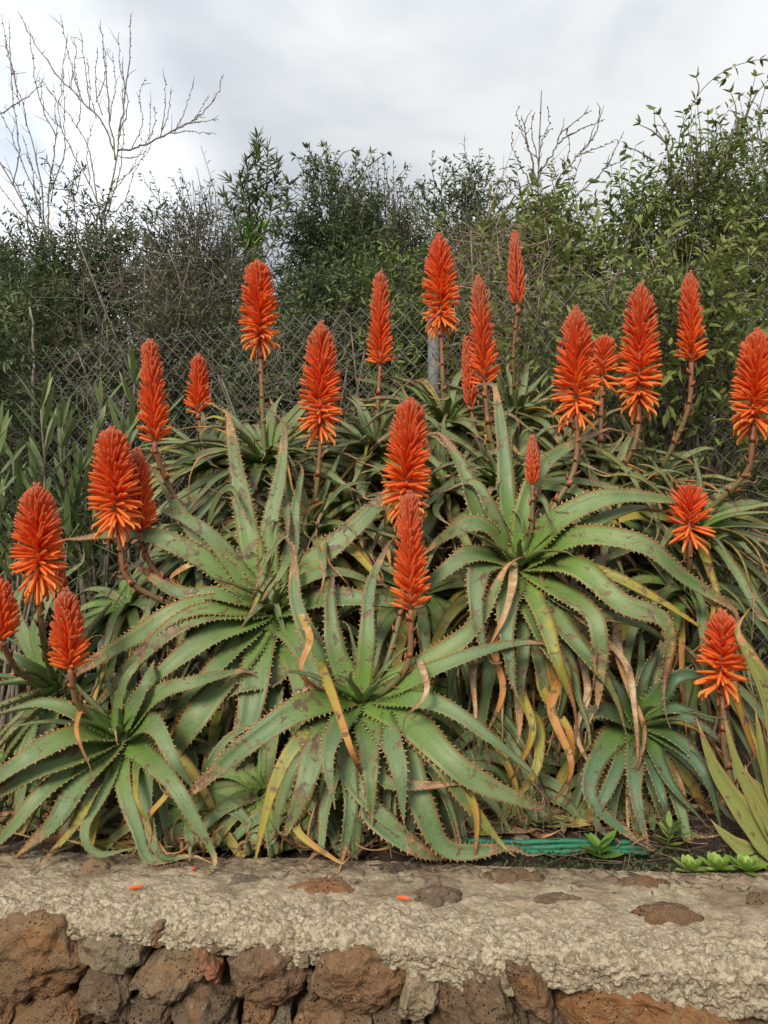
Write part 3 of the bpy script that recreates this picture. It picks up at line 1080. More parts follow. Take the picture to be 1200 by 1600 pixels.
shrub('shrub', 'yellow green lanceolate shrub below the bare shrub, behind the tall slim bud', 'shrub', 860, 350, 1000, 250, 3.5, 0.35, 1400, 10, 0.085, 0.021, M_F_LIME, 19)
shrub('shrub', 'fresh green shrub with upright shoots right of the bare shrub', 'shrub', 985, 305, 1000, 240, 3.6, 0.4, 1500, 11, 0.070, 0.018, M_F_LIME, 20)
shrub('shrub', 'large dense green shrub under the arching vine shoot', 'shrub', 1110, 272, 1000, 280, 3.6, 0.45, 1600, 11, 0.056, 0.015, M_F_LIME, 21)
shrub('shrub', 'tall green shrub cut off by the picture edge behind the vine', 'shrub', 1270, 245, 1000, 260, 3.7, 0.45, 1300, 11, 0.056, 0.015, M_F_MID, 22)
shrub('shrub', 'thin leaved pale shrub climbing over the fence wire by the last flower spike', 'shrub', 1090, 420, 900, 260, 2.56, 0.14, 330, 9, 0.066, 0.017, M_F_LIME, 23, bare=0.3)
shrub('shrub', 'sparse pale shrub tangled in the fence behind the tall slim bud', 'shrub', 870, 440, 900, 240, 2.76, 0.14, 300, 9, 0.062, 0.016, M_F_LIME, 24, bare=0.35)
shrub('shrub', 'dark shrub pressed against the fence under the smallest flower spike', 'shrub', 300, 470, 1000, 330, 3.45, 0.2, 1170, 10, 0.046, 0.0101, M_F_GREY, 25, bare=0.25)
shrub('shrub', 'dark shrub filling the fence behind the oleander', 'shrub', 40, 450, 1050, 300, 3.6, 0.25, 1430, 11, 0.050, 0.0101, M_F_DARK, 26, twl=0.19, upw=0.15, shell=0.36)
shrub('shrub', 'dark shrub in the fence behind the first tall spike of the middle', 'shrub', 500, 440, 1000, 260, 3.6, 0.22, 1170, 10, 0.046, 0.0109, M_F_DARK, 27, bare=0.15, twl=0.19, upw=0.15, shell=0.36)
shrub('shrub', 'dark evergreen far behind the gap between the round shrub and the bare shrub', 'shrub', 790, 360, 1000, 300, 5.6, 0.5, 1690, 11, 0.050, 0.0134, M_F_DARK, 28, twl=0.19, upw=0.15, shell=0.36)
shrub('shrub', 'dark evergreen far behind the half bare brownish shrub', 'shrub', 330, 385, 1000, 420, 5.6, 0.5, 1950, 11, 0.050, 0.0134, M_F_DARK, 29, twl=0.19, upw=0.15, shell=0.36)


def dry_brush(label, px, py, w, h, d, n, seed, mat=M_DRY, dep=0.15, L=0.3):
    rng = np.random.default_rng(seed)
    c = P(px, py, d)
    loc = np.array((c[0], c[1], soil_z(c[0], d)))
    t = thing('dry_brush', label, 'brush', loc, 'dry brush along the fence')
    p0 = c + (rng.random((n, 3)) - 0.5) * np.array((w / F * d, dep * 2, h / F * d))
    p0[:, 2] = np.maximum(p0[:, 2], loc[2])
    dr = nrm(rng.normal(size=(n, 3)) * (1, 0.5, 1))
    l = L * rng.uniform(0.3, 1.3, n)[:, None]
    p2 = p0 + dr * l
    p2[:, 2] = np.maximum(p2[:, 2], loc[2])
    p1 = (p0 + p2) / 2 + rng.normal(size=(n, 3)) * l * 0.13
    v, f = fast_tubes(p0, p1, p2, rng.uniform(0.001, 0.0028, n), 0.0007)
    o = obj('twigs', v - loc, f, mat, t, False); tag(o, kind='stuff')
    mb = MB()
    for k in range(7):
        e = p0[rng.integers(0, n)]
        s = loc + np.array((rng.uniform(-0.2, 0.2), 0, -0.02))
        mb.tube(catmull([s, (s + e) / 2 + rng.normal(size=3) * 0.08, e], 8), np.linspace(0.008, 0.003, 8), 5)
    mb.build('stem', mat, t, loc)


shrub('shrub', 'dark evergreen far behind the middle flower spikes, seen only through gaps', 'shrub', 590, 380, 1000, 340, 5.4, 0.5, 1690, 11, 0.050, 0.0143, M_F_DARK, 91, twl=0.19, upw=0.15, shell=0.36)
shrub('shrub', 'dark evergreen far behind the green shrubs of the far side, seen only through gaps', 'shrub', 1060, 330, 1000, 420, 5.4, 0.5, 1950, 11, 0.050, 0.0151, M_F_DARK, 92, twl=0.19, upw=0.15, shell=0.36)
shrub('shrub', 'dark evergreen far behind the oleanders, seen only through gaps', 'shrub', 60, 400, 1000, 420, 5.4, 0.5, 1950, 11, 0.050, 0.0143, M_F_DARK, 93, twl=0.19, upw=0.15, shell=0.36)
shrub('shrub', 'dark narrow leaved shrub covering the fence end at the picture edge', 'shrub', -40, 480, 1050, 190, 2.88, 0.1, 650, 11, 0.052, 0.0109, M_F_DARK, 94, twl=0.19, upw=0.15, shell=0.36)
shrub('shrub', 'low dark shrub behind the wire under the highest spike of the near side', 'shrub', 430, 470, 1050, 240, 3.35, 0.18, 1170, 10, 0.046, 0.0118, M_F_DARK, 95, twl=0.19, upw=0.15, shell=0.36)
shrub('shrub', 'low dense dark shrub behind the wire beyond the outermost tall spike', 'shrub', 1310, 520, 1120, 330, 3.0, 0.25, 1300, 11, 0.052, 0.014, M_F_DARK, 96, twl=0.19, upw=0.15, shell=0.36)
dry_brush('grey tangle of dead twigs above the fence, beside the broken pale stem', 240, 480, 230, 180, 3.5, 220, 31, M_TWIG)
dry_brush('tan tangle of thin dead stems in the fence behind the two big middle right spikes', 900, 560, 260, 260, 2.95, 330, 32)
dry_brush('dead twigs heaped against the fence foot under the outermost tall spike', 1110, 720, 300, 320, 2.85, 700, 33)
dry_brush('thin dead twigs woven through the bare stretch of wire before the centre spikes', 470, 590, 300, 170, 2.86, 230, 36, M_TWIG, 0.10, 0.22)
dry_brush('brown dead twigs behind the tallest spikes near the fence post', 780, 470, 170, 240, 3.3, 450, 34)
dry_brush('dry grey twigs at the foot of the fence behind the oleander', 90, 720, 260, 260, 3.05, 250, 35, M_TWIG)


def poly_tree(name, label, cat, polys, d, base, mat, r_scale=1.0, buds=True, seed=0, group=None, ext=True):
    """bare branches from polylines of (px, py[, depth offset]); polys[0] is the trunk"""
    rng = np.random.default_rng(seed)
    b = P(base[0], base[1], d)
    loc = np.array((b[0], b[1], soil_z(b[0], d)))
    t = thing(name, label, cat, loc, group)
    for k, (pl, r0) in enumerate(polys):
        pts = np.array([P(p[0], p[1], d + (p[2] if len(p) > 2 else 0)) for p in pl])
        if k == 0:
            pts = np.vstack([loc - (0, 0, 0.03), pts])
        n = max(6, int(len(pts) * 5))
        cr = catmull(pts, n)
        cr[1:-1] += rng.normal(size=(n - 2, 3)) * 0.004
        mb = MB()
        rr = np.linspace(r0, max(0.0022, r0 * 0.3), n) * r_scale
        mb.tube(cr, rr, 6)
        if buds:
            for q in np.linspace(0.15, 0.98, int(np.linalg.norm(pts[-1] - pts[0]) / 0.05) + 2):
                i = min(n - 1, int(q * (n - 1)))
                dv = nrm(rng.normal(size=3)) * 0.011
                mb.tube([cr[i], cr[i] + dv * 0.6, cr[i] + dv], [0.004, 0.0045, 0.001], 4)
        if buds:
            for q in np.linspace(0.2, 0.9, int(np.linalg.norm(pts[-1] - pts[0]) / 0.13)):
                i = min(n - 2, int(q * (n - 1)))
                tn = nrm(cr[i + 1] - cr[i])
                dv = nrm(tn * 0.8 + rng.normal(size=3) * 0.5 + (0, 0, 0.5)) * rng.uniform(0.03, 0.12)
                mb.tube([cr[i], cr[i] + dv * 0.5 + rng.normal(size=3) * 0.006, cr[i] + dv], [0.0034 * r_scale, 0.0026 * r_scale, 0.0014], 4)
        mb.build('trunk' if k == 0 else 'branch', mat, t, loc)
    return t


poly_tree('bare_tree', 'tall leafless tree with many straight upright shoots against the clouds', 'tree', [
    ([(150, 380), (166, 330), (180, 260), (186, 200)], 0.022),
    ([(186, 205), (196, 150), (202, 90), (204, 22)], 0.009),
    ([(180, 250), (172, 190), (166, 120), (157, 32)], 0.009),
    ([(178, 235), (160, 190), (120, 150), (72, 95), (28, 18)], 0.010),
    ([(183, 235), (215, 230), (248, 215), (285, 198), (312, 180), (338, 150), (350, 116)], 0.010),
    ([(270, 204), (300, 192), (342, 187)], 0.005), ([(262, 208), (300, 206), (330, 210)], 0.005),
    ([(250, 214), (258, 170), (258, 120)], 0.005), ([(248, 216), (262, 180), (268, 136)], 0.005),
    ([(276, 200), (290, 170), (303, 128)], 0.005), ([(228, 226), (235, 195), (232, 160)], 0.004),
    ([(182, 245), (215, 245), (230, 225), (216, 215)], 0.005),
    ([(176, 300), (190, 260), (193, 170), (192, 88)], 0.006), ([(160, 180), (150, 140), (152, 75)], 0.006),
    ([(140, 170), (135, 120), (124, 46)], 0.006), ([(130, 160), (112, 110), (94, 22)], 0.006),
    ([(150, 185), (140, 140), (137, 90)], 0.005), ([(160, 360), (150, 300), (140, 240), (122, 200), (60, 120)], 0.008),
    ([(175, 290), (200, 270), (225, 230)], 0.005), ([(162, 345), (190, 320), (210, 270), (230, 235)], 0.006),
    ([(165, 340), (140, 290), (110, 230), (92, 180), (104, 60)], 0.007), ([(120, 200), (126, 170), (118, 110)], 0.005),
    ([(232, 224), (243, 190), (240, 165)], 0.004), ([(300, 190), (318, 165), (326, 148)], 0.004), ([(206, 232), (222, 195), (218, 150), (228, 120)], 0.005),
    ([(184, 220), (200, 160), (188, 110), (186, 50)], 0.006), ([(172, 190), (180, 130), (176, 82)], 0.005), ([(150, 160), (166, 110), (162, 70)], 0.005), ([(110, 140), (118, 90), (116, 60)], 0.005),
    ([(166, 330), (120, 300), (70, 290), (40, 240)], 0.006), ([(140, 290), (136, 230), (146, 190)], 0.005), ([(95, 200), (70, 170), (62, 120)], 0.005), ([(165, 340), (184, 290), (222, 250), (236, 225)], 0.006),
], 5.2, (148, 420), M_BARE, 0.75, True, 3)
poly_tree('bare_tree', 'leaning leafless tree at the far end, its thin branches crossing low over the hedge', 'tree', [
    ([(110, 420), (60, 360), (20, 290), (-30, 200)], 0.018),
    ([(48, 380), (40, 330), (15, 270), (-20, 240)], 0.008),
    ([(70, 400), (66, 300), (50, 220), (20, 110), (2, 22)], 0.008),
    ([(20, 290), (30, 240), (20, 150), (14, 30)], 0.006), ([(-30, 200), (30, 160), (72, 130)], 0.008),
    ([(30, 165), (20, 110), (6, 60)], 0.005), ([(75, 370), (78, 280), (88, 215), (84, 130)], 0.008),
    ([(88, 215), (60, 150), (44, 40)], 0.006), ([(78, 300), (100, 240), (100, 170), (98, 100)], 0.006),
    ([(60, 360), (30, 330), (-10, 280)], 0.007), ([(90, 380), (60, 330), (50, 260), (34, 210)], 0.006),
    ([(130, 420), (120, 350), (115, 290), (120, 230)], 0.007), ([(64, 320), (30, 240), (-20, 130)], 0.006),
], 4.9, (110, 420), M_BARE, 0.75, True, 4)
poly_tree('bare_shrub', 'leafless spiky shrub standing above the hedge against the grey sky', 'shrub', [
    ([(842, 380), (840, 300), (843, 220), (846, 142)], 0.011),
    ([(838, 285), (826, 230), (815, 180)], 0.006), ([(826, 230), (812, 200), (804, 195)], 0.004), ([(832, 300), (812, 260), (780, 265)], 0.005),
    ([(840, 270), (865, 240), (880, 205), (925, 172)], 0.006), ([(872, 225), (900, 205), (945, 186)], 0.005), ([(843, 215), (856, 205), (862, 200)], 0.003),
    ([(842, 260), (830, 205), (836, 175)], 0.004), ([(845, 330), (880, 270), (920, 225), (930, 205)], 0.006), ([(900, 245), (925, 235), (960, 222)], 0.004),
    ([(905, 240), (930, 210), (938, 170)], 0.004), ([(880, 270), (890, 230), (884, 200)], 0.003), ([(848, 340), (920, 290), (960, 240), (975, 205)], 0.006),
    ([(940, 265), (970, 250), (980, 230)], 0.003), ([(835, 340), (800, 300), (778, 278)], 0.005), ([(815, 262), (802, 235), (800, 205)], 0.003),
    ([(842, 240), (858, 190), (855, 165)], 0.003), ([(822, 215), (808, 180), (812, 165)], 0.003),
], 4.4, (842, 420), M_TWIG, 0.9, True, 5)
for pts, dd, lab, r in [
    ([(52, 560), (48, 500), (46, 480)], 3.4, 'pale broken dead stem standing behind the fence among dark leaves', 0.016),
    ([(300, 520), (288, 460), (262, 390)], 3.5, 'thin pale dead branch leaning in the dark shrubs above the fence', 0.007),
    ([(160, 520), (200, 470), (260, 440)], 3.5, 'curved grey dead stem arching through the dark shrubs', 0.007)]:
    poly_tree('dead_stem', lab, 'dead stem', [(pts, r)], dd, (pts[0][0], 700), M_BARE, 1.0, False, 6)


def leafy_shoots(name, label, cat, shoots, d, base, mat, L, W, seed, step=0.02, whorl=3, ang=0.8, wood=M_TWIG, cluster=None, group=None, r0=0.006):
    """shoots: polylines in px; leaves in whorls along the outer part of each"""
    rng = np.random.default_rng(seed)
    b = P(base[0], base[1], d)
    loc = np.array((b[0], b[1], soil_z(b[0], d)))
    t = thing(name, label, cat, loc, group)
    bs, ds = [], []
    for k, (pl, s0) in enumerate(shoots):
        pts = np.array([P(p[0], p[1], d + (p[2] if len(p) > 2 else 0)) for p in pl])
        if k == 0:
            pts = np.vstack([loc - (0, 0, 0.02), pts])
        ln = np.linalg.norm(np.diff(pts, axis=0), axis=1).sum()
        n = max(8, int(ln / 0.02))
        cr = catmull(pts, n)
        mb = MB(); mb.tube(cr, np.linspace(r0, 0.0016, n), 5); mb.build('shoot', wood, t, loc)
        T = nrm(np.gradient(cr, axis=0))
        m = max(2, int(ln * (1 - s0) / step))
        for q in np.linspace(s0, 1.0, m):
            if cluster and rng.random() > cluster and q < 0.93: continue
            i = min(n - 1, int(q * (n - 1)))
            for w in range(whorl + (3 if q > 0.95 else 0)):
                rd = nrm(np.cross(T[i], rng.normal(size=3)))
                up = 1.4 if q > 0.95 else ang
                bs.append(cr[i]); ds.append(nrm(T[i] * up * rng.uniform(0.5, 1.2) + rd))
    bs, ds = np.array(bs), np.array(ds)
    nor = nrm(np.array((0, -0.4, 0.8)) + rng.normal(size=bs.shape) * 0.3)
    v, f, a = leaf_cloud(bs, ds, nor, L * rng.uniform(0.6, 1.15, len(bs)), W * rng.uniform(0.7, 1.15, len(bs)), seed)
    o = obj('foliage', v - loc, f, mat, t, False, {'a': ('FLOAT', a)}); tag(o, kind='stuff')
    return t


leafy_shoots('leafy_shoot', 'pointed dark leafy shoot rising above the hedge like a small spire', 'plant', [
    ([(404, 420), (402, 330), (402, 216)], 0.5), ([(404, 400), (385, 330), (362, 285)], 0.35), ([(404, 400), (425, 320), (432, 255)], 0.35), ([(404, 380), (390, 320), (385, 250)], 0.4),
    ([(404, 380), (415, 300), (418, 238)], 0.4), ([(404, 420), (440, 350), (452, 290)], 0.3), ([(402, 420), (370, 350), (350, 310)], 0.3), ([(402, 420), (392, 350), (375, 280)], 0.3)],
    4.1, (404, 700), M_F_DARK, 0.085, 0.014, 41, 0.022, 5)
leafy_shoots('leafy_shoot', 'bright fresh green leaf tuft low in the dark hedge below the pointed shoot', 'plant', [
    ([(395, 420), (392, 380), (390, 356)], 0.6), ([(393, 395), (376, 370), (372, 360)], 0.4), ([(393, 395), (404, 370), (412, 362)], 0.4)], 3.8, (395, 700), M_F_BRIGHT, 0.075, 0.016, 42, 0.02, 6)
leafy_shoots('wispy_shrub', 'loose wispy shrub with small leaf clusters above the middle of the hedge', 'shrub', [
    ([(530, 330), (520, 290), (510, 250), (505, 230)], 0.6), ([(512, 270), (490, 255), (462, 245)], 0.4), ([(515, 270), (535, 240), (548, 235)], 0.4), ([(500, 255), (485, 240), (480, 232)], 0.4),
    ([(540, 330), (570, 270), (580, 240)], 0.5), ([(575, 260), (595, 245), (605, 240)], 0.4), ([(570, 280), (555, 260), (560, 245)], 0.4), ([(600, 320), (620, 280), (632, 265)], 0.4),
    ([(690, 330), (690, 280), (695, 255)], 0.4), ([(692, 290), (715, 265), (728, 262)], 0.3), ([(690, 300), (670, 285), (660, 290)], 0.3), ([(700, 320), (740, 290), (750, 282)], 0.3), ([(720, 330), (765, 310), (775, 290)], 0.3)],
    4.6, (560, 700), M_F_DARK, 0.05, 0.016, 43, 0.03, 3, cluster=0.75)
leafy_shoots('climbing_vine', 'climbing vine with one long shoot arching over the green shrub against the sky', 'vine', [
    ([(1066, 320), (1062, 215), (1090, 150), (1130, 112), (1172, 96), (1215, 90)], 0.72), ([(1090, 150), (1092, 135), (1088, 122)], 0.5), ([(1130, 112), (1138, 118), (1134, 122)], 0.5),
    ([(1060, 310), (1042, 230), (1025, 200), (1022, 172)], 0.6), ([(1042, 225), (1020, 205), (1000, 195)], 0.5), ([(1040, 235), (1046, 210), (1030, 180)], 0.5), ([(1020, 250), (995, 235), (980, 230)], 0.5),
    ([(1130, 320), (1140, 220), (1165, 180), (1180, 120)], 0.45), ([(1165, 185), (1180, 150), (1200, 125)], 0.4), ([(1150, 210), (1150, 170), (1142, 145)], 0.5), ([(1120, 300), (1108, 240), (1106, 180)], 0.5),
    ([(1180, 300), (1190, 230), (1185, 180), (1195, 140)], 0.35), ([(1125, 290), (1130, 240), (1125, 195)], 0.45), ([(1080, 300), (1095, 230), (1090, 165)], 0.6), ([(1180, 260), (1175, 220), (1165, 200)], 0.4),
    ([(1060, 300), (1080, 240), (1075, 200)], 0.6)],
    3.4, (1066, 700), M_F_MID, 0.046, 0.018, 44, 0.055, 2, cluster=0.6, r0=0.005)
leafy_shoots('climbing_vine', 'pale green vine with long pointed leaves hanging on the fence near the end spike', 'vine', [
    ([(1040, 470), (1035, 400), (1060, 340)], 0.3), ([(1035, 430), (1010, 380), (1000, 350)], 0.2), ([(1060, 500), (1100, 430), (1130, 380)], 0.2), ([(1100, 600), (1130, 520), (1120, 440)], 0.2),
    ([(1130, 520), (1160, 470), (1170, 400)], 0.2), ([(960, 480), (950, 400), (930, 350)], 0.3), ([(950, 450), (975, 410), (980, 370)], 0.2), ([(880, 480), (890, 420), (880, 370)], 0.2), ([(1110, 640), (1090, 600), (1110, 560)], 0.2),
    ([(1150, 700), (1160, 620), (1140, 560)], 0.2), ([(960, 620), (930, 560), (940, 500)], 0.2), ([(1050, 640), (1030, 590), (1050, 540)], 0.2)],
    2.72, (1060, 900), M_F_LIME, 0.07, 0.017, 45, 0.03, 2, cluster=0.8, r0=0.004)


# oleander in front of the fence: every long leaf is a part
def lance_mesh():
    n = 6
    ts = np.linspace(0, 1, n)
    v, f = [], []
    for t in ts:
        w = 0.5 * math.sin(math.pi * min(1, t * 0.96 + 0.02)) ** 0.8
        z = -0.10 * t * t
        v += [(-w, t, z + 0.12 * w), (0, t, z), (w, t, z + 0.12 * w)]
    for i in range(n - 1):
        a = i * 3
        f += [(a, a + 1, a + 4, a + 3), (a + 1, a + 2, a + 5, a + 4)]
    return np.array(v), f


LV, LF = lance_mesh()
LANCES = {}
def lance(mat, i):
    if mat.name not in LANCES:
        LANCES[mat.name] = [new_mesh('leaf', LV, LF, True, {'a': ('FLOAT', np.full(len(LV), a))}) for a in (0.05, 0.35, 0.6, 0.8, 0.97)]
    return LANCES[mat.name][i]


def place_leaf(name, mesh, mat, parent, loc, pos, dirn, nor, L, W):
    o = link(name, mesh, mat, parent)
    y = Vector(nrm(dirn)); x = y.cross(Vector(nor)).normalized(); z = x.cross(y)
    m = Matrix((x, y, z)).transposed().to_4x4()
    m = Matrix.Translation(Vector(pos) - Vector(loc)) @ m @ Matrix.Diagonal((W, L, W, 1))
    o.matrix_local = m
    return o


def oleander(label, stems, d, seed, L=0.17, W=0.022, mat=M_OLE, name='oleander', cat='oleander', group='oleanders before the fence'):
    rng = np.random.default_rng(seed)
    bx = np.mean([s[0][0] for s in stems])
    b = P(bx, 1000, d)
    loc = np.array((b[0], b[1], soil_z(b[0], d)))
    t = thing(name, label, cat, loc, group)
    for (top, low) in stems:
        tp = P(top[0], top[1], d + rng.uniform(-0.1, 0.1))
        cr = catmull([loc + (rng.uniform(-0.1, 0.1), 0, -0.02), P(low[0], low[1], d), tp], 16)
        mb = MB(); mb.tube(cr, np.linspace(0.008, 0.003, 16), 6); mb.build('stem', M_TWIG, t, loc)
        T = nrm(np.gradient(cr, axis=0))
        for q in (0.55, 0.64, 0.73, 0.80, 0.86, 0.91, 0.95, 1.0):
            i = min(15, int(q * 15.99)); a0 = rng.uniform(0, 6.28)
            fr = q * 15 - int(q * 15)
            pos = cr[i]
            X = nrm(np.cross(T[i], (0.2, 1, 0.1))); Y = np.cross(T[i], X)
            for w in range(3):
                a = a0 + w * 2.094
                rd = X * math.cos(a) + Y * math.sin(a)
                up = 0.35 + 1.1 * (q - 0.55) / 0.45
                dv = nrm(T[i] * up + rd * 0.75 + rng.normal(size=3) * 0.1)
                nor = nrm(T[i] * 0.9 - rd * 0.6 + (0, -0.3, 0))
                sz = rng.uniform(0.75, 1.1) * (1 - 0.35 * max(0, (q - 0.9) * 10))
                place_leaf('leaf', lance(mat, rng.integers(0, 5)), mat, t, loc, pos, dv, nor, L * sz, W * sz)
    return t


oleander('oleander with long dark leaves beside the fence, nearest the picture edge', [((20, 720), (30, 850)), ((-20, 780), (-5, 900)), ((64, 640), (66, 800)), ((60, 760), (60, 880)), ((110, 800), (100, 900)), ((15, 830), (20, 920)), ((-5, 690), (0, 800))], 2.45, 51)
oleander('oleander with long dark leaves between the fence and the two joined spikes', [((158, 640), (140, 800)), ((125, 740), (120, 860)), ((190, 690), (170, 820)), ((95, 670), (110, 800)), ((210, 600), (200, 780)), ((150, 800), (140, 890)), ((250, 660), (230, 800)), ((175, 740), (170, 850))], 2.55, 52)


# ------------------------------------------------------------------ aloes
NSEG = 30
US = np.array((-1, -0.55, 0, 0.55, 1.0))
LS = np.array((0.6, 0.0, -0.6))
NC = 8
GRID = []
for _i in range(NSEG - 1):
    for _j in range(NC):
        _k = (_j + 1) % NC
        GRID.append((_i * NC + _j, (_i + 1) * NC + _j, (_i + 1) * NC + _k, _i * NC + _k))


def aloe_leaf(root, loc, ctrl, axis, W, age=0.0, burn=0.12, spot=0.4, rng=None, fold=0.25, twist=0.0, teeth=True, curl=0.0, name='leaf', thick=0.2, pointed=0.86, hue=None):
    ctrl = np.asarray(ctrl, float)
    if teeth and burn > 0.12:                              # a dry tip that curls on past the end
        e = ctrl[-1] - ctrl[-2]; le = np.linalg.norm(np.diff(ctrl, axis=0), axis=1).sum() * min(0.26, 0.07 + 0.42 * burn) / 4
        q = nrm(e); rv = nrm(rng.normal(size=3)); cv = rng.uniform(0.15, 0.75)
        ext = [ctrl[-1]]
        for _ in range(4):
            q = nrm(q + nrm(np.cross(q, rv)) * cv)
            pn_ = ext[-1] + q * le
            pn_[2] = max(pn_[2], WALL_TOP + 0.006)
            ext.append(pn_)
        ctrl = np.vstack([ctrl] + [x[None] for x in ext[1:]])
    c = catmull(ctrl, NSEG)
    T = nrm(np.gradient(c, axis=0))
    N = np.zeros_like(T)
    A = nrm(axis)
    n0 = A - A.dot(T[0]) * T[0]
    if np.linalg.norm(n0) < 0.15: n0 = np.array((0, -1, 0.3)) - np.array((0, -1, 0.3)).dot(T[0]) * T[0]
    N[0] = nrm(n0)
    for i in range(1, NSEG):
        v = N[i - 1] * 1.0 + A * 0.10
        N[i] = nrm(v - v.dot(T[i]) * T[i])
    t = np.linspace(0, 1, NSEG)
    ang = twist * t + curl * t * t
    Bd = np.cross(T, N)
    X = Bd * np.cos(ang)[:, None] + N * np.sin(ang)[:, None]
    N = N * np.cos(ang)[:, None] - Bd * np.sin(ang)[:, None]
    w = 0.5 * W * np.minimum(1, 0.72 + 2.2 * t) * np.maximum(1 - t, 0.0) ** pointed * (1 + 0.25 * t)
    tl_ = np.clip((t - (0.90 - 0.45 * min(burn, 0.6))) / 0.22, 0, 1)
    w = w * (1 - (0.25 + 0.55 * min(1, burn * 1.6)) * tl_ * tl_ * (3 - 2 * tl_))
    w = np.maximum(w, 0.0012) * (1 + 0.05 * np.sin(t * 23 + rng.uniform(0, 6)))
    fo = fold + 0.55 * t ** 2 * (0.4 + burn * 1.5)
    v = np.zeros((NSEG, NC, 3)); sv = np.zeros((NSEG, NC))
    for j, s in enumerate(US):
        v[:, j] = c + X * (w * s * (1 - 0.25 * fo * 1.2))[:, None] + N * (w * fo * s * s * 1.1)[:, None]
        sv[:, j] = s
    for j, s in enumerate(LS):
        zz = w * fo * s * s * 1.1 - W * thick * np.maximum(1 - t, 0.1) ** 0.8 * (1 - s * s)
        v[:, 5 + j] = c + X * (w * s * (1 - 0.25 * fo * 1.2))[:, None] + N * zz[:, None]
        sv[:, 5 + j] = s * 0.8
    tv = np.repeat(t[:, None], NC, 1)
    V = [v.reshape(-1, 3)]; TT = [tv.ravel()]; SS = [sv.ravel()]
    faces = list(GRID)
    nb = NSEG * NC
    if teeth:
        L = np.linalg.norm(np.diff(c, axis=0), axis=1).sum()
        nt = max(6, int(L / 0.0145))
        q = (np.arange(nt) + 0.5) / nt * 0.93 + 0.03
        for side, col in ((1, 4), (-1, 0)):
            E = v[:, col]
            qq = np.clip(q + rng.uniform(-0.2, 0.2, nt) / nt, 0.01, 0.985)
            size = 0.0075 * np.clip(W / 0.07, 0.5, 1.15) * (1 - 0.45 * qq) * rng.uniform(0.7, 1.15, nt)
            dl = 0.42 * size / max(L, 0.05)
            ip = lambda arr, z: np.stack([np.interp(z, t, arr[:, k]) for k in range(3)], 1)
            a = ip(E, qq - dl); b = ip(E, qq + dl)
            xo = ip(X, qq) * side; tt = ip(T, qq); nn = ip(N, qq)
            mid = (a + b) / 2
            apex = mid + xo * size[:, None] + tt * (0.45 * size)[:, None] + nn * (0.25 * size)[:, None]
            mtop = mid + nn * (0.18 * size)[:, None] - xo * (0.15 * size)[:, None]
            mbot = mid - nn * (0.18 * size)[:, None] - xo * (0.15 * size)[:, None]
            blk = np.stack([a, mtop, b, mbot, apex], 1).reshape(-1, 3)
            V.append(blk); TT.append(np.repeat(qq, 5)); SS.append(np.tile((1.0, 1.0, 1.0, 1.0, 1.4), nt))
            for k in range(nt):
                o = nb + k * 5
                faces += [(o, o + 1, o + 4), (o + 1, o + 2, o + 4), (o + 2, o + 3, o + 4), (o + 3, o, o + 4)]
            nb += nt * 5
    V = np.vstack(V); TT = np.concatenate(TT); SS = np.concatenate(SS)
    n = len(V)
    ld = np.stack([TT, SS, np.full(n, age)], 1)
    ex = np.broadcast_to(np.array((burn, rng.random() if hue is None else hue, spot)), (n, 3))
    return obj(name, V - loc, faces, M_LEAF, root, True, {'ld': ('FLOAT_VECTOR', ld), 'ex': ('FLOAT_VECTOR', ex)})


# one floret, unit length along z, unit radius
FZ = [0.0, 0.12, 0.35, 0.65, 0.88, 1.0]
FRAD = [0.55, 0.85, 1.0, 1.0, 0.85, 0.30]
FS = 6
def floret_geo():
    v, t = [], []
    for z, r in zip(FZ, FRAD):
        for j in range(FS):
            a = 2 * math.pi * j / FS
            v.append((r * math.cos(a), r * math.sin(a), z)); t.append(z)
    f = []
    for i in range(len(FZ) - 1):
        for j in range(FS):
            k = (j + 1) % FS
            f.append((i * FS + j, i * FS + k, (i + 1) * FS + k, (i + 1) * FS + j))
    f.append(tuple(range((len(FZ) - 1) * FS, len(FZ) * FS)))
    return np.array(v), f, np.array(t)


FV, FF, FT = floret_geo()
FLORETS = []
for b in range(8):
    uu_ = b / 8 * 0.8
    vv = FV.copy()
    vv[:, 0] += (0.9 if b < 3 else 0.4) * FT ** 2            # slight bow, in radii
    if b == 0:                                               # open mouth
        vv[-FS:, :2] *= 2.6
    FLORETS.append(new_mesh('floret', vv, FF, True, {'fl': ('FLOAT_VECTOR', np.stack([FT, np.full(len(FT), uu_), np.full(len(FT), 0.25)], 1))}))


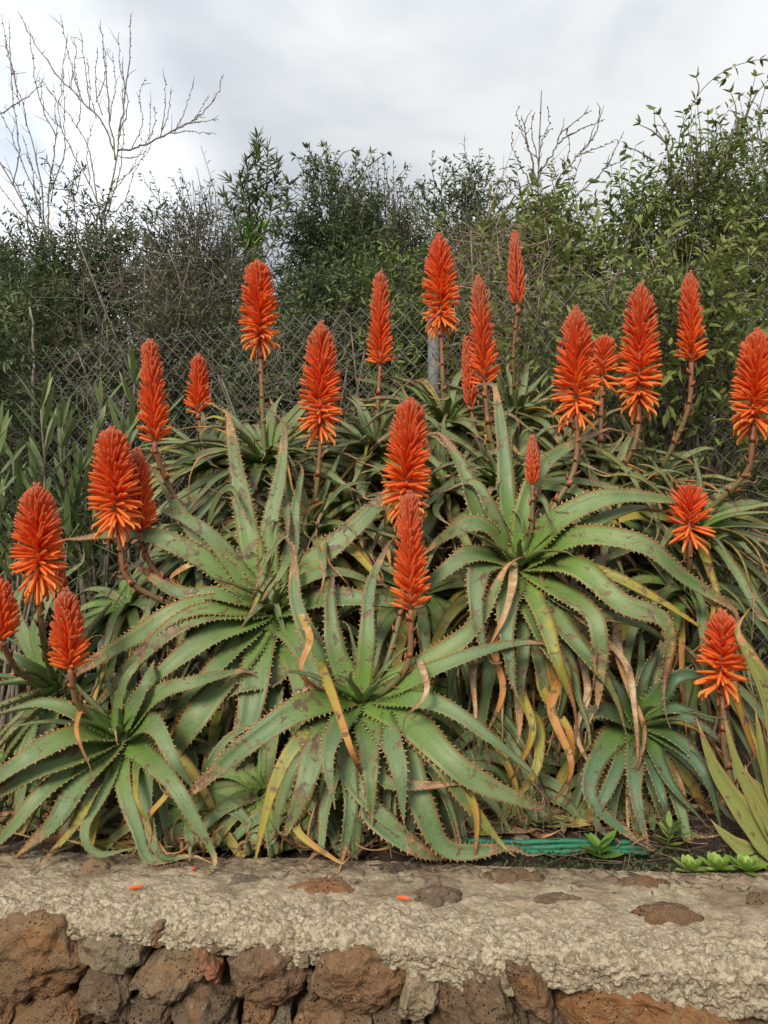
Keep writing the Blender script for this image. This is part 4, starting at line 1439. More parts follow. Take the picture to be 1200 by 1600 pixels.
def flower_spike(root, loc, tip, base, wpx, d, stalk, rng, kind='open', n=None, tipd=0.0):
    """raceme of tubular florets on a bracted stalk. kind: open | bud | slim | sparse"""
    tp, bp = P(tip[0], tip[1], d + tipd), P(base[0], base[1], d)
    H = float(np.linalg.norm(tp - bp))
    Wd = wpx * (1.08 if kind == 'slim' else 1.16) / F * d
    if kind in ('open', 'sparse'):
        bp = bp + (tp - bp) * 0.10
    ax = tp - bp
    H = float(np.linalg.norm(ax)); A = ax / H
    # stalk
    sp = [P(*q) for q in stalk][::-1]
    cr = catmull(sp + [bp], 24)
    mb = MB()
    rs = 0.0075 if kind != 'slim' else 0.005
    aa = np.linspace(0, 1, 24)
    mb.tube(cr, np.linspace(rs * 1.15, rs * 0.9, 24), 8, aa)
    mb.tube(catmull([bp, bp + ax * 0.5, bp + ax * 0.93], 8), np.linspace(rs * 0.9, rs * 0.35, 8), 7, 1.0)
    T = nrm(np.gradient(cr, axis=0))
    ln = np.linalg.norm(np.diff(cr, axis=0), axis=1).sum()
    nb = max(5, int(ln / 0.022))
    for k in range(nb):
        q = 0.25 + 0.75 * (k + rng.random() * 0.6) / nb
        i = min(23, int(q * 23))
        a = k * 2.4
        X = nrm(np.cross(T[i], (0.3, 0.9, 0.2))); Y = np.cross(T[i], X)
        rd = X * math.cos(a) + Y * math.sin(a)
        sd = np.cross(T[i], rd)
        sz = rng.uniform(0.013, 0.024)
        p = cr[i] + rd * rs * 0.85
        e = p + T[i] * sz * 0.9 + rd * sz * 0.62
        bm_ = p + T[i] * sz * 0.35 + rd * sz * 0.45
        mb.add([p + sd * sz * 0.45 - T[i] * sz * 0.2, p - sd * sz * 0.45 - T[i] * sz * 0.2, e, bm_], [(0, 3, 2), (3, 1, 2), (0, 2, 1), (0, 1, 3)], 2.0)
    fs = mb.build('flower_spike', M_STALK, root, loc)
    # florets
    if n is None:
        n = {'open': 310, 'bud': 260, 'slim': 130, 'sparse': 56}[kind]
    else:
        n = int(n * 1.75)
    opn = {'open': 0.26, 'bud': 0.0, 'slim': 0.0, 'sparse': 0.32}[kind]
    hue = rng.uniform(-0.12, 0.10) + (0.30 if tip == (747, 433) else 0)
    X0 = nrm(np.cross(A, (0.2, 0.95, 0.1))); Y0 = np.cross(A, X0)
    bv, bf, ba, bn = [], [], [], 0
    # the spike leans its open florets to one side as they drop
    for k in range(n):
        h = (k + 0.5) / n
        u = h ** 0.78
        u_ = min(1, max(0, u + rng.uniform(-0.03, 0.03)))
        a = k * 2.39996 + rng.uniform(-0.2, 0.2)
        rd = X0 * math.cos(a) + Y0 * math.sin(a)
        if kind == 'slim':
            Rr = Wd / 2 * (1 - u_) ** 0.45 * min(1, 0.7 + u_ * 2)
            ang = R(26 - 14 * u_ + rng.uniform(-5, 5))
            L = min(0.03, max(0.012, Rr / math.sin(R(35))))
            rad = 0.0037
            uc = 0.72 + 0.26 * u_
        elif kind == 'bud':
            Rr = Wd / 2 * min(1, 0.75 + u_ * 1.6) * (1 - u_ ** 1.4) ** 0.72
            ang = R(66 - 52 * u_ ** 0.8 + rng.uniform(-7, 7))
            L = min(0.046, max(0.014, Rr / math.sin(max(ang, R(30)))))
            rad = 0.0041 * (1 - 0.22 * u_)
            uc = 0.22 + 0.72 * u_ + hue * u_
        else:
            Rr = Wd / 2 * min(1, 0.84 + u_ * 1.0) * (1 - u_ ** 1.45) ** 0.72
            if u_ < opn:
                q = u_ / opn
                ang = R(150 - 65 * q ** 0.8 + rng.uniform(-16, 16))
                if rng.random() < 0.25: ang -= R(30)
                L = Wd / 2 * rng.uniform(0.9, 1.12)
            else:
                q = (u_ - opn) / (1 - opn)
                ang = R(80 - 64 * q ** 0.8 + rng.uniform(-6, 6))
                L = Rr / math.sin(max(ang, R(38)))
            L = min(0.060, max(0.015, L))
            rad = 0.0043 * (1 - 0.22 * u_)
            uc = 0.9 * u_ + hue * u_
        dv = nrm(A * math.cos(ang) + rd * math.sin(ang) + rng.normal(size=3) * 0.035)
        p = bp + ax * u_ * 0.985 + rd * rs * (0.9 - 0.55 * u_)
        if kind == 'slim': p = p + rd * max(0, Rr - L * math.sin(ang)) * 0.8
        down = np.array((0, 0, -1.0))
        x = down - down.dot(dv) * dv
        x = nrm(x) if np.linalg.norm(x) > 0.05 else nrm(np.cross(dv, X0))
        y = np.cross(dv, x)
        rr = rad * rng.uniform(0.88, 1.12)
        if h < 0.36 and kind != 'slim':
            o = link('floret', FLORETS[min(7, int(max(0, uc) / 0.8 * 8))], M_FLOWER, fs)
            m = Matrix((Vector(x), Vector(y), Vector(dv))).transposed().to_4x4()
            o.matrix_local = Matrix.Translation(Vector(p - loc)) @ m @ Matrix.Diagonal((rr, rr, L, 1))
        else:
            vv = p + FV[:, 0:1] * x * rr + FV[:, 1:2] * y * rr + FV[:, 2:3] * dv * L + (FT ** 2)[:, None] * x * rr * 0.4
            bv.append(vv); bf += [tuple(i + bn for i in q_) for q_ in FF]; bn += len(vv)
            ba.append(np.stack([FT, np.full(len(FT), min(1, uc)), np.full(len(FT), rng.random())], 1))
    if bv:
        o = obj('buds', np.vstack(bv) - loc, bf, M_FLOWER, fs, True, {'fl': ('FLOAT_VECTOR', np.vstack(ba))})
        tag(o, kind='stuff')
    return fs


GROUP = 'aloe rosettes of the big clump'


def aloe_root(label, px, py, d, stem=True, foot=None, rng=None):
    c = P(px, py, d)
    fx = c[0] * 0.97 + (rng.uniform(-0.04, 0.04) if rng else 0)
    fy = max(c[1] + 0.10, yb(c[0]) + 0.10)
    loc = np.array((fx, fy, soil_z(fx, fy)))
    t = thing('aloe_plant', label, 'aloe', loc, GROUP)
    if stem:
        mb = MB()
        h = c[2] - loc[2]
        cr = catmull([loc - (0, 0, 0.03), loc + (c - loc) * 0.45 + (0, 0.04, 0.0), c + (loc - c) * 0.10 + (0, 0.012, 0)], 14)
        mb.tube(cr, np.linspace(0.028, 0.020, 14) * (1 + 0.12 * np.sin(np.arange(14) * 2.4)), 9)
        mb.build('stem', M_STEM, t, loc)
    return t, loc, c


def hand_leaf(t, loc, c, d, center, pts, w, age, burn, rng, axis, k=0, hue=None):
    """leaf drawn through photo points; its depth follows how such a leaf hangs"""
    p2 = np.array([(q[0], q[1]) for q in pts], float)
    v = p2[-1] - np.array(center)
    L = np.linalg.norm(np.diff(np.vstack([center, p2]), axis=0), axis=1).sum() / F * d
    s = v[1] / (np.linalg.norm(v) + 1e-6)               # -1 up .. 1 down
    ke = -0.15 * max(0, s) - 0.02 + 0.42 * L * max(0, -s)
    kb = -0.09 * (1 - 0.7 * max(0, -s))
    cum = np.concatenate([[0], np.cumsum(np.linalg.norm(np.diff(p2, axis=0), axis=1))])
    tt = cum / cum[-1]
    ctrl = []
    for q, u in zip(pts, tt):
        dd = d + ke * u + kb * math.sin(math.pi * min(1, u * 0.9)) + (q[2] if len(q) > 2 else 0) - 0.004 * (k % 7) * min(1, u * 3)
        p = P(q[0], q[1], dd)
        ctrl.append(p)
    ctrl[0] = ctrl[0] * 0.75 + c * 0.25 if np.linalg.norm(ctrl[0] - c) < 0.09 else ctrl[0]
    for i in range(1, len(ctrl)):
        u = tt[i]
        e = ctrl[i] - ctrl[i - 1]
        sd = nrm(np.cross(e, (0, 1, 0)))
        ctrl[i] = ctrl[i] + sd * rng.normal() * 0.007 * (0.4 + u) + np.array((0, rng.normal() * 0.014 * u, 0))
    zmin = WALL_TOP + 0.012
    ctrl = [np.array((p[0], p[1], max(p[2], zmin))) for p in ctrl]
    return aloe_leaf(t, loc, ctrl, axis, 0.92 * w / F * d, age, burn, spot=rng.uniform(0.2, 1.0), rng=rng, fold=rng.uniform(0.18, 0.34), twist=rng.uniform(-0.25, 0.25), curl=rng.uniform(-1.1, 1.1) * (0.3 + burn), name='leaf', hue=hue)


def gen_leaf(t, loc, c, axis, az, pol, L, W, grav, rng, age, burn, curl=0.0, teeth=True, name='leaf'):
    A = nrm(axis)
    X = nrm(np.cross(A, (0.13, 0.4, 0.9))); Y = np.cross(A, X)
    rd = X * math.cos(az) + Y * math.sin(az)
    dv = A * math.cos(pol) + rd * math.sin(pol)
    p = c + rd * 0.012
    pts = [p]
    n = 9
    g = np.array((0, 0, -1.0))
    for i in range(n):
        f = (i + 1) / n
        dv = nrm(dv + rd * 0.05 + g * grav * (0.10 + 0.32 * f) + rng.normal(size=3) * (0.035 + 0.13 * f * f * f))
        p = p + dv * L / n
        zf = soil_z(p[0], p[1]) + 0.015 if p[1] > yb(p[0]) else WALL_TOP + 0.012
        if p[2] < zf:
            p = np.array((p[0], p[1], zf + 0.004 * i))
        pts.append(p)
    return aloe_leaf(t, loc, pts, A, W * 0.85, age, burn, spot=rng.uniform(0.1, 1.0), rng=rng, fold=rng.uniform(0.2, 0.38), twist=rng.uniform(-0.35, 0.35), curl=curl, teeth=teeth, name=name)


def inner_leaves(t, loc, c, axis, n, rng, L=0.20, W=0.034):
    for i in range(n):
        f = (i + 0.5) / n
        gen_leaf(t, loc, c, axis, i * 2.4 + 0.4, R(8 + 34 * f), L * (0.6 + 0.7 * f), W * (0.7 + 0.5 * f), 0.12, rng, 0.0, rng.choice((0.05, 0.08, 0.2)), curl=rng.uniform(-0.2, 0.2))


def rosette(t, loc, c, axis, n, rng, L=0.42, W=0.065, start=0, dryness=0.25, grav=1.0, amin=0.0, dry_tip=0.05):
    for i in range(start, n):
        a = max(amin, (i + 0.5) / n)
        pol = R(10 + 92 * a ** 0.85 + rng.uniform(-8, 8))
        ll = L * (0.45 + 0.62 * a ** 0.7) * rng.uniform(0.85, 1.12)
        age = 0.0
        burn = rng.choice((0.05, 0.1, 0.18, 0.3, 0.42)) * (0.3 + 0.9 * a) + (rng.uniform(0.2, 0.4) if rng.random() < dry_tip * 2 else dry_tip * 0.5)
        if a > 0.55 and rng.random() < dryness:
            age = rng.uniform(0.25, 0.6)
        gen_leaf(t, loc, c, axis, i * 2.39996 + rng.uniform(-0.25, 0.25), pol, ll, W * (0.6 + 0.45 * a) * rng.uniform(0.85, 1.15), grav * rng.uniform(0.6, 1.2), rng, age, burn, curl=rng.uniform(-1.0, 1.0))


def dead_skirt(t, loc, c, axis, n, rng, L=0.42, W=0.030, front=True):
    for i in range(n):
        az = rng.uniform(0, 6.28)
        b = c + (loc - c) * rng.uniform(0.02, 0.30)
        gen_leaf(t, loc, b, np.array((0, -0.25 if front else 0, 1.0)), az, R(rng.uniform(70, 115)), L * rng.uniform(0.55, 1.15), W * rng.uniform(0.5, 1.1), rng.uniform(1.4, 2.4), rng, rng.uniform(0.7, 1.05), 0.5, curl=rng.uniform(-4, 4), name='dead_leaf')


FRONT = np.array((0.0, -0.80, 0.60))
HAND = {
    'A': dict(c=(425, 948), d=1.95, axis=(-0.05, -0.78, 0.62), label='broad grey green aloe rosette with many spotted leaves and two joined leaning spikes', inner=12, leaves=[
        ([(405, 932), (335, 872), (290, 815), (248, 742)], 44, 0.12, 0.35), ([(400, 932), (310, 868), (220, 846), (128, 840)], 54, 0.0, 0.45), ([(408, 944), (340, 934), (275, 926), (214, 893)], 40, 0.2, 0.55),
        ([(408, 952), (300, 950), (205, 998), (112, 1048)], 52, 0.0, 0.5), ([(408, 957), (310, 967), (230, 1020), (148, 1112)], 56, 0.0, 0.3), ([(408, 964), (330, 1000), (255, 1058), (196, 1098)], 66, 0.0, 0.1),
        ([(414, 970), (372, 1035), (318, 1112), (274, 1180), (250, 1255)], 76, 0.26, 0.22), ([(424, 968), (448, 1010), (428, 1062), (355, 1085), (268, 1170)], 52, 0.1, 0.5), ([(405, 970), (398, 1060), (376, 1160), (345, 1228)], 70, 0.15, 0.35),
        ([(424, 935), (425, 840), (437, 740), (446, 672)], 44, 0.0, 0.4), ([(412, 932), (396, 850), (382, 770), (368, 655)], 52, 0.1, 0.45), ([(434, 940), (490, 885), (560, 822), (622, 762)], 62, 0.0, 0.4),
        ([(440, 950), (478, 908), (530, 900), (584, 916)], 40, 0.05, 0.4), ([(440, 956), (510, 938), (585, 936), (645, 955)], 64, 0.0, 0.2), ([(425, 935), (455, 860), (470, 800), (470, 740)], 36, 0.0, 0.2),
        ([(430, 970), (470, 1010), (500, 1060), (505, 1120)], 58, 0.05, 0.25), ([(405, 972), (340, 1040), (300, 1080), (265, 1120)], 52, 0.0, 0.2), ([(400, 940), (340, 850), (300, 820), (255, 800)], 44, 0.0, 0.25), ([(300, 1090), (268, 1150), (286, 1190), (325, 1212)], 26, 0.62, 0.4), ([(470, 1030), (482, 1070), (448, 1115)], 16, 0.9, 0.5), ([(345, 1110), (332, 1180), (312, 1230), (330, 1290)], 26, 0.5, 0.3), ([(380, 1090), (392, 1170), (376, 1240), (386, 1300)], 30, 0.48, 0.2), ([(330, 870), (290, 880), (262, 905), (285, 925)], 16, 0.85, 0.5)]),
    'B': dict(c=(565, 1092), d=1.74, axis=(0.02, -0.75, 0.66), label='aloe rosette nearest the wall in the middle, carrying two overlapping orange spikes', inner=9, leaves=[
        ([(540, 1092), (468, 1112), (388, 1172), (305, 1232)], 62, 0.0, 0.42), ([(540, 1100), (502, 1160), (478, 1240), (460, 1302)], 66, 0.05, 0.16), ([(550, 1110), (540, 1180), (542, 1265), (536, 1356)], 46, 0.12, 0.45),
        ([(560, 1112), (572, 1190), (578, 1270), (625, 1325), (692, 1350)], 56, 0.0, 0.5), ([(574, 1105), (628, 1165), (662, 1250), (700, 1328), (795, 1330)], 64, 0.1, 0.32), ([(580, 1100), (645, 1132), (728, 1212), (838, 1262)], 68, 0.0, 0.34),
        ([(596, 1090), (685, 1102), (775, 1150), (826, 1208)], 46, 0.12, 0.2), ([(552, 1085), (506, 1020), (466, 945), (465, 862)], 46, 0.0, 0.5), ([(567, 1082), (575, 1000), (579, 920), (596, 856)], 38, 0.0, 0.5),
        ([(590, 1083), (690, 1020), (751, 978), (796, 898)], 58, 0.0, 0.42), ([(598, 1088), (700, 1050), (790, 1020), (848, 1012)], 42, 0.1, 0.45), ([(562, 1112), (588, 1192), (612, 1220), (712, 1231)], 34, 0.05, 0.6),
        ([(546, 1105), (520, 1180), (526, 1258)], 52, 0.05, 0.1), ([(585, 1110), (618, 1190), (640, 1285)], 62, 0.0, 0.12), ([(600, 1105), (682, 1185), (722, 1240), (762, 1318)], 50, 0.32, 0.22),
        ([(560, 1112), (552, 1210), (600, 1290), (660, 1330)], 48, 0.0, 0.2), ([(540, 1105), (470, 1160), (430, 1240), (415, 1330)], 38, 0.45, 0.2), ([(555, 1085), (530, 1020), (525, 950), (520, 905)], 52, 0.0, 0.15), ([(575, 1110), (580, 1200), (572, 1290)], 60, 0, 0.1), ([(500, 1035), (518, 1110), (534, 1170), (566, 1218)], 20, 0.7, 0.5), ([(655, 1030), (668, 1080), (648, 1125)], 16, 0.9, 0.5), ([(470, 960), (484, 1000), (470, 1050), (505, 1090)], 16, 0.8, 0.5), ([(680, 1140), (715, 1200), (748, 1270), (735, 1325)], 24, 0.6, 0.4), ([(490, 1190), (478, 1250), (462, 1300), (530, 1335)], 24, 0.55, 0.3)]),
    'C': dict(c=(812, 880), d=1.93, axis=(0.08, -0.72, 0.68), label='large spreading aloe rosette with yellowing leaf tips, in the upper right of the clump', inner=9, leaves=[
        ([(792, 866), (752, 824), (712, 832), (668, 852)], 48, 0.0, 0.35), ([(790, 880), (740, 868), (696, 890), (655, 925)], 52, 0.0, 0.25), ([(796, 866), (754, 800), (718, 742), (684, 690)], 56, 0.05, 0.45),
        ([(806, 862), (792, 780), (782, 700), (776, 610)], 44, 0.0, 0.35), ([(822, 864), (872, 815), (952, 780), (1052, 788)], 54, 0.0, 0.3), ([(832, 880), (900, 842), (1000, 852), (1068, 900), (1138, 962)], 54, 0.0, 0.38),
        ([(832, 886), (900, 890), (975, 940), (1030, 988), (1035, 1052)], 58, 0.05, 0.5), ([(850, 890), (930, 894), (1020, 936), (1108, 990)], 34, 0.5, 0.05), ([(826, 894), (876, 918), (922, 962), (938, 1010), (928, 1092)], 50, 0.12, 0.5),
        ([(820, 900), (868, 970), (920, 1032), (962, 1085), (988, 1142)], 64, 0.22, 0.12), ([(812, 902), (842, 962), (866, 1025), (884, 1100)], 46, 0.45, 0.4), ([(792, 874), (750, 890), (746, 950), (762, 1010)], 56, 0.0, 0.2),
        ([(796, 872), (802, 910), (788, 960), (756, 1004)], 20, 1.0, 0.6), ([(802, 902), (792, 970), (798, 1060)], 54, 0.1, 0.2), ([(810, 862), (826, 790), (850, 720), (942, 672)], 44, 0.2, 0.5),
        ([(835, 875), (915, 825), (985, 790), (1030, 800)], 40, 0.1, 0.3), ([(832, 900), (900, 950), (1000, 985), (1060, 1010)], 40, 0.2, 0.2), ([(815, 905), (850, 1000), (880, 1060), (870, 1140)], 56, 0.15, 0.2), ([(798, 868), (770, 790), (735, 760), (700, 770)], 40, 0, 0.3), ([(930, 985), (975, 1040), (990, 1110), (1000, 1180)], 17, 1.0, 0.5), ([(860, 960), (882, 1040), (868, 1110), (890, 1190), (872, 1250)], 26, 0.72, 0.5), ([(900, 1000), (918, 1080), (905, 1150), (932, 1212)], 18, 0.95, 0.5), ([(845, 1000), (850, 1080), (882, 1150), (884, 1232)], 24, 0.66, 0.5), ([(962, 975), (968, 1030), (986, 1090), (1012, 1150), (985, 1225)], 20, 0.85, 0.5), ([(785, 960), (770, 1010), (792, 1080), (770, 1140)], 20, 0.8, 0.5), ([(830, 1010), (812, 1070), (832, 1140), (812, 1205)], 28, 0.55, 0.3), ([(790, 1090), (834, 1130), (836, 1200), (802, 1275)], 30, 0.48, 0.15), ([(745, 1010), (735, 1060), (752, 1110), (735, 1160)], 16, 0.9, 0.5), ([(880, 905), (895, 960), (930, 990), (922, 1060)], 16, 0.85, 0.5)]),
    'D': dict(c=(182, 1150), d=1.76, axis=(-0.1, -0.70, 0.70), label='low aloe rosette spilling over the wall edge beneath the short red spike', inner=9, leaves=[
        ([(204, 1138), (245, 1088), (308, 1074), (370, 1066)], 48, 0.0, 0.25), ([(206, 1150), (244, 1138), (275, 1185), (305, 1240)], 50, 0.0, 0.1), ([(206, 1163), (228, 1192), (232, 1270), (258, 1332), (318, 1338)], 36, 0.05, 0.1),
        ([(190, 1165), (194, 1230), (202, 1306), (240, 1346), (296, 1330)], 36, 0.0, 0.4), ([(180, 1166), (132, 1222), (84, 1286), (24, 1342)], 68, 0.08, 0.45), ([(172, 1164), (112, 1190), (50, 1216), (-20, 1262)], 58, 0.0, 0.5),
        ([(172, 1152), (112, 1156), (42, 1188), (-30, 1250)], 60, 0.0, 0.45), ([(170, 1142), (122, 1112), (66, 1100), (5, 1106)], 46, 0.0, 0.3), ([(176, 1138), (188, 1080), (204, 1046), (252, 1020)], 24, 0.1, 0.4),
        ([(176, 1178), (142, 1250), (108, 1296), (80, 1352)], 34, 0.4, 0.2), ([(182, 1168), (168, 1230), (130, 1290), (150, 1335), (215, 1318)], 34, 0.15, 0.1), ([(195, 1138), (225, 1070), (240, 1030)], 48, 0.0, 0.1),
        ([(200, 1160), (260, 1220), (300, 1290), (340, 1330)], 44, 0.1, 0.2), ([(170, 1170), (80, 1230), (20, 1290), (-30, 1330)], 50, 0.1, 0.3), ([(130, 1095), (122, 1140), (134, 1200)], 14, 0.8, 0.5), ([(250, 1180), (262, 1240), (246, 1290), (262, 1320)], 20, 0.6, 0.3), ([(225, 1180), (215, 1240), (230, 1290)], 18, 0.4, 0.3)]),
    'E': dict(c=(998, 1128), d=1.87, axis=(0.15, -0.72, 0.66), label='aloe rosette beneath the upper right one, its shade put into deep green leaves', inner=8, leaves=[
        ([(1012, 1120), (1062, 1112), (1130, 1140)], 46, 0.0, 0.05), ([(1014, 1136), (1070, 1172), (1145, 1268)], 48, 0.0, 0.05), ([(1010, 1142), (1050, 1220), (1112, 1290)], 46, 0.0, 0.05), ([(986, 1140), (942, 1166), (926, 1250), (985, 1325)], 46, 0.2, 0.35),
        ([(990, 1120), (950, 1080), (930, 1040)], 50, 0, 0.05), ([(1000, 1112), (1010, 1060), (1030, 1010)], 48, 0, 0.05), ([(1012, 1115), (1060, 1060), (1110, 1050)], 46, 0, 0.05), ([(995, 1145), (990, 1230), (996, 1310)], 46, 0.05, 0.25),
        ([(1004, 1145), (1030, 1240), (1060, 1300)], 44, 0, 0.05), ([(985, 1130), (930, 1120), (890, 1160)], 50, 0, 0.05), ([(1010, 1140), (1090, 1200), (1130, 1300)], 40, 0.0, 0.05), ([(990, 1145), (955, 1220), (940, 1290), (975, 1330)], 36, 0.1, 0.2), ([(1012, 1130), (1080, 1130), (1150, 1190)], 44, 0, 0.1)]),
    'G': dict(c=(88, 1078), d=1.94, axis=(-0.3, -0.60, 0.72), label='fresh green aloe rosette at the picture edge under the plump outermost spike', inner=10, leaves=[
        ([(76, 1075), (36, 1062), (-30, 1072)], 42, 0.0, 0.05), ([(78, 1082), (30, 1090), (-40, 1125)], 44, 0.0, 0.1), ([(80, 1066), (42, 1010), (34, 940), (60, 885)], 34, 0.0, 0.15), ([(86, 1065), (62, 990), (90, 915), (120, 880)], 34, 0.0, 0.15), ([(82, 1070), (30, 1030), (-20, 1020)], 40, 0.0, 0.1),
        ([(80, 1088), (30, 1130), (-30, 1190)], 48, 0.0, 0.1), ([(96, 1066), (130, 1000), (170, 950)], 40, 0.0, 0.3), ([(90, 1090), (60, 1180), (20, 1260)], 50, 0.0, 0.1), ([(98, 1072), (150, 1030), (190, 1020)], 42, 0.0, 0.2)]),
}
SPIKES_HAND = {
    'A': [dict(tip=(175, 672), base=(183, 836), w=84, d=1.84, stalk=[(188, 850, 1.84), (200, 905, 1.85), (262, 942, 1.90), (330, 952, 1.96), (410, 955, 1.98)]),
          dict(tip=(215, 705), base=(220, 832), w=46, d=1.92, kind='bud', stalk=[(222, 850, 1.92), (245, 895, 1.93), (300, 926, 1.96), (400, 950, 1.98)])],
    'B': [dict(tip=(641, 626), base=(632, 815), w=88, d=1.88, stalk=[(630, 850, 1.86), (628, 940, 1.84), (606, 1030, 1.80), (575, 1085, 1.78)]),
          dict(tip=(640, 772), base=(642, 952), w=74, d=1.70, kind='bud', n=150, stalk=[(642, 985, 1.70), (636, 1040, 1.71), (600, 1080, 1.73), (572, 1092, 1.76)])],
    'C': [dict(tip=(900, 482), base=(900, 668), w=68, d=1.98, n=165, stalk=[(902, 690, 1.98), (895, 740, 1.98), (860, 800, 1.97), (822, 862, 1.95)]),
          dict(tip=(832, 684), base=(832, 758), w=20, d=1.90, kind='slim', n=60, stalk=[(832, 780, 1.90), (830, 830, 1.91), (818, 866, 1.94)])],
    'D': [dict(tip=(103, 924), base=(110, 1045), w=52, d=1.66, kind='bud', stalk=[(112, 1060, 1.66), (122, 1100, 1.69), (150, 1135, 1.75)])],
    'E': [],
    'G': [dict(tip=(58, 760), base=(62, 925), w=74, d=1.78, stalk=[(62, 945, 1.78), (68, 1000, 1.82), (82, 1062, 1.92)]),
          dict(tip=(-4, 905), base=(4, 1000), w=46, d=1.72, kind='bud', stalk=[(6, 1010, 1.73), (30, 1050, 1.8), (72, 1072, 1.9)]),
          dict(tip=(88, 886), base=(92, 928), w=26, d=1.92, kind='slim', n=40, stalk=[(93, 940, 1.92), (95, 1000, 1.93), (90, 1066, 1.95)])],
}
for k_, key in enumerate('ABCDEG'):
    h = HAND[key]
    rng = np.random.default_rng(200 + k_)
    t, loc, c = aloe_root(h['label'], h['c'][0], h['c'][1], h['d'], rng=rng)
    c = c + np.array((0, 0.02, 0))
    for i, (pts, w, age, burn) in enumerate(h['leaves']):
        hand_leaf(t, loc, c, h['d'], h['c'], pts, w, age, burn, rng, h['axis'], i, 2.0 if key == 'E' else None)  # E's leaves are mixed to deep green, its shade put into the colour
    inner_leaves(t, loc, c, np.array(h['axis']) * (1, 0.55, 1) + (0, 0, 0.18), h['inner'], rng)
    # older leaves hanging behind the drawn ones
    cb = c + (loc - c) * 0.12
    rosette(t, loc, cb, np.array(h['axis']) * (1, 0.6, 1) + (0, 0, 0.3), 46, rng, L=0.46, W=0.064, start=25, dryness=0.42, grav=1.6)
    dead_skirt(t, loc, cb, h['axis'], {'A': 14, 'B': 14, 'C': 30, 'D': 9, 'E': 8, 'G': 6}[key], rng)
    for sdef in SPIKES_HAND[key]:
        sd = dict(sdef)
        flower_spike(t, loc, sd['tip'], sd['base'], sd['w'], sd['d'], sd['stalk'], rng, sd.get('kind', 'open'), sd.get('n'))

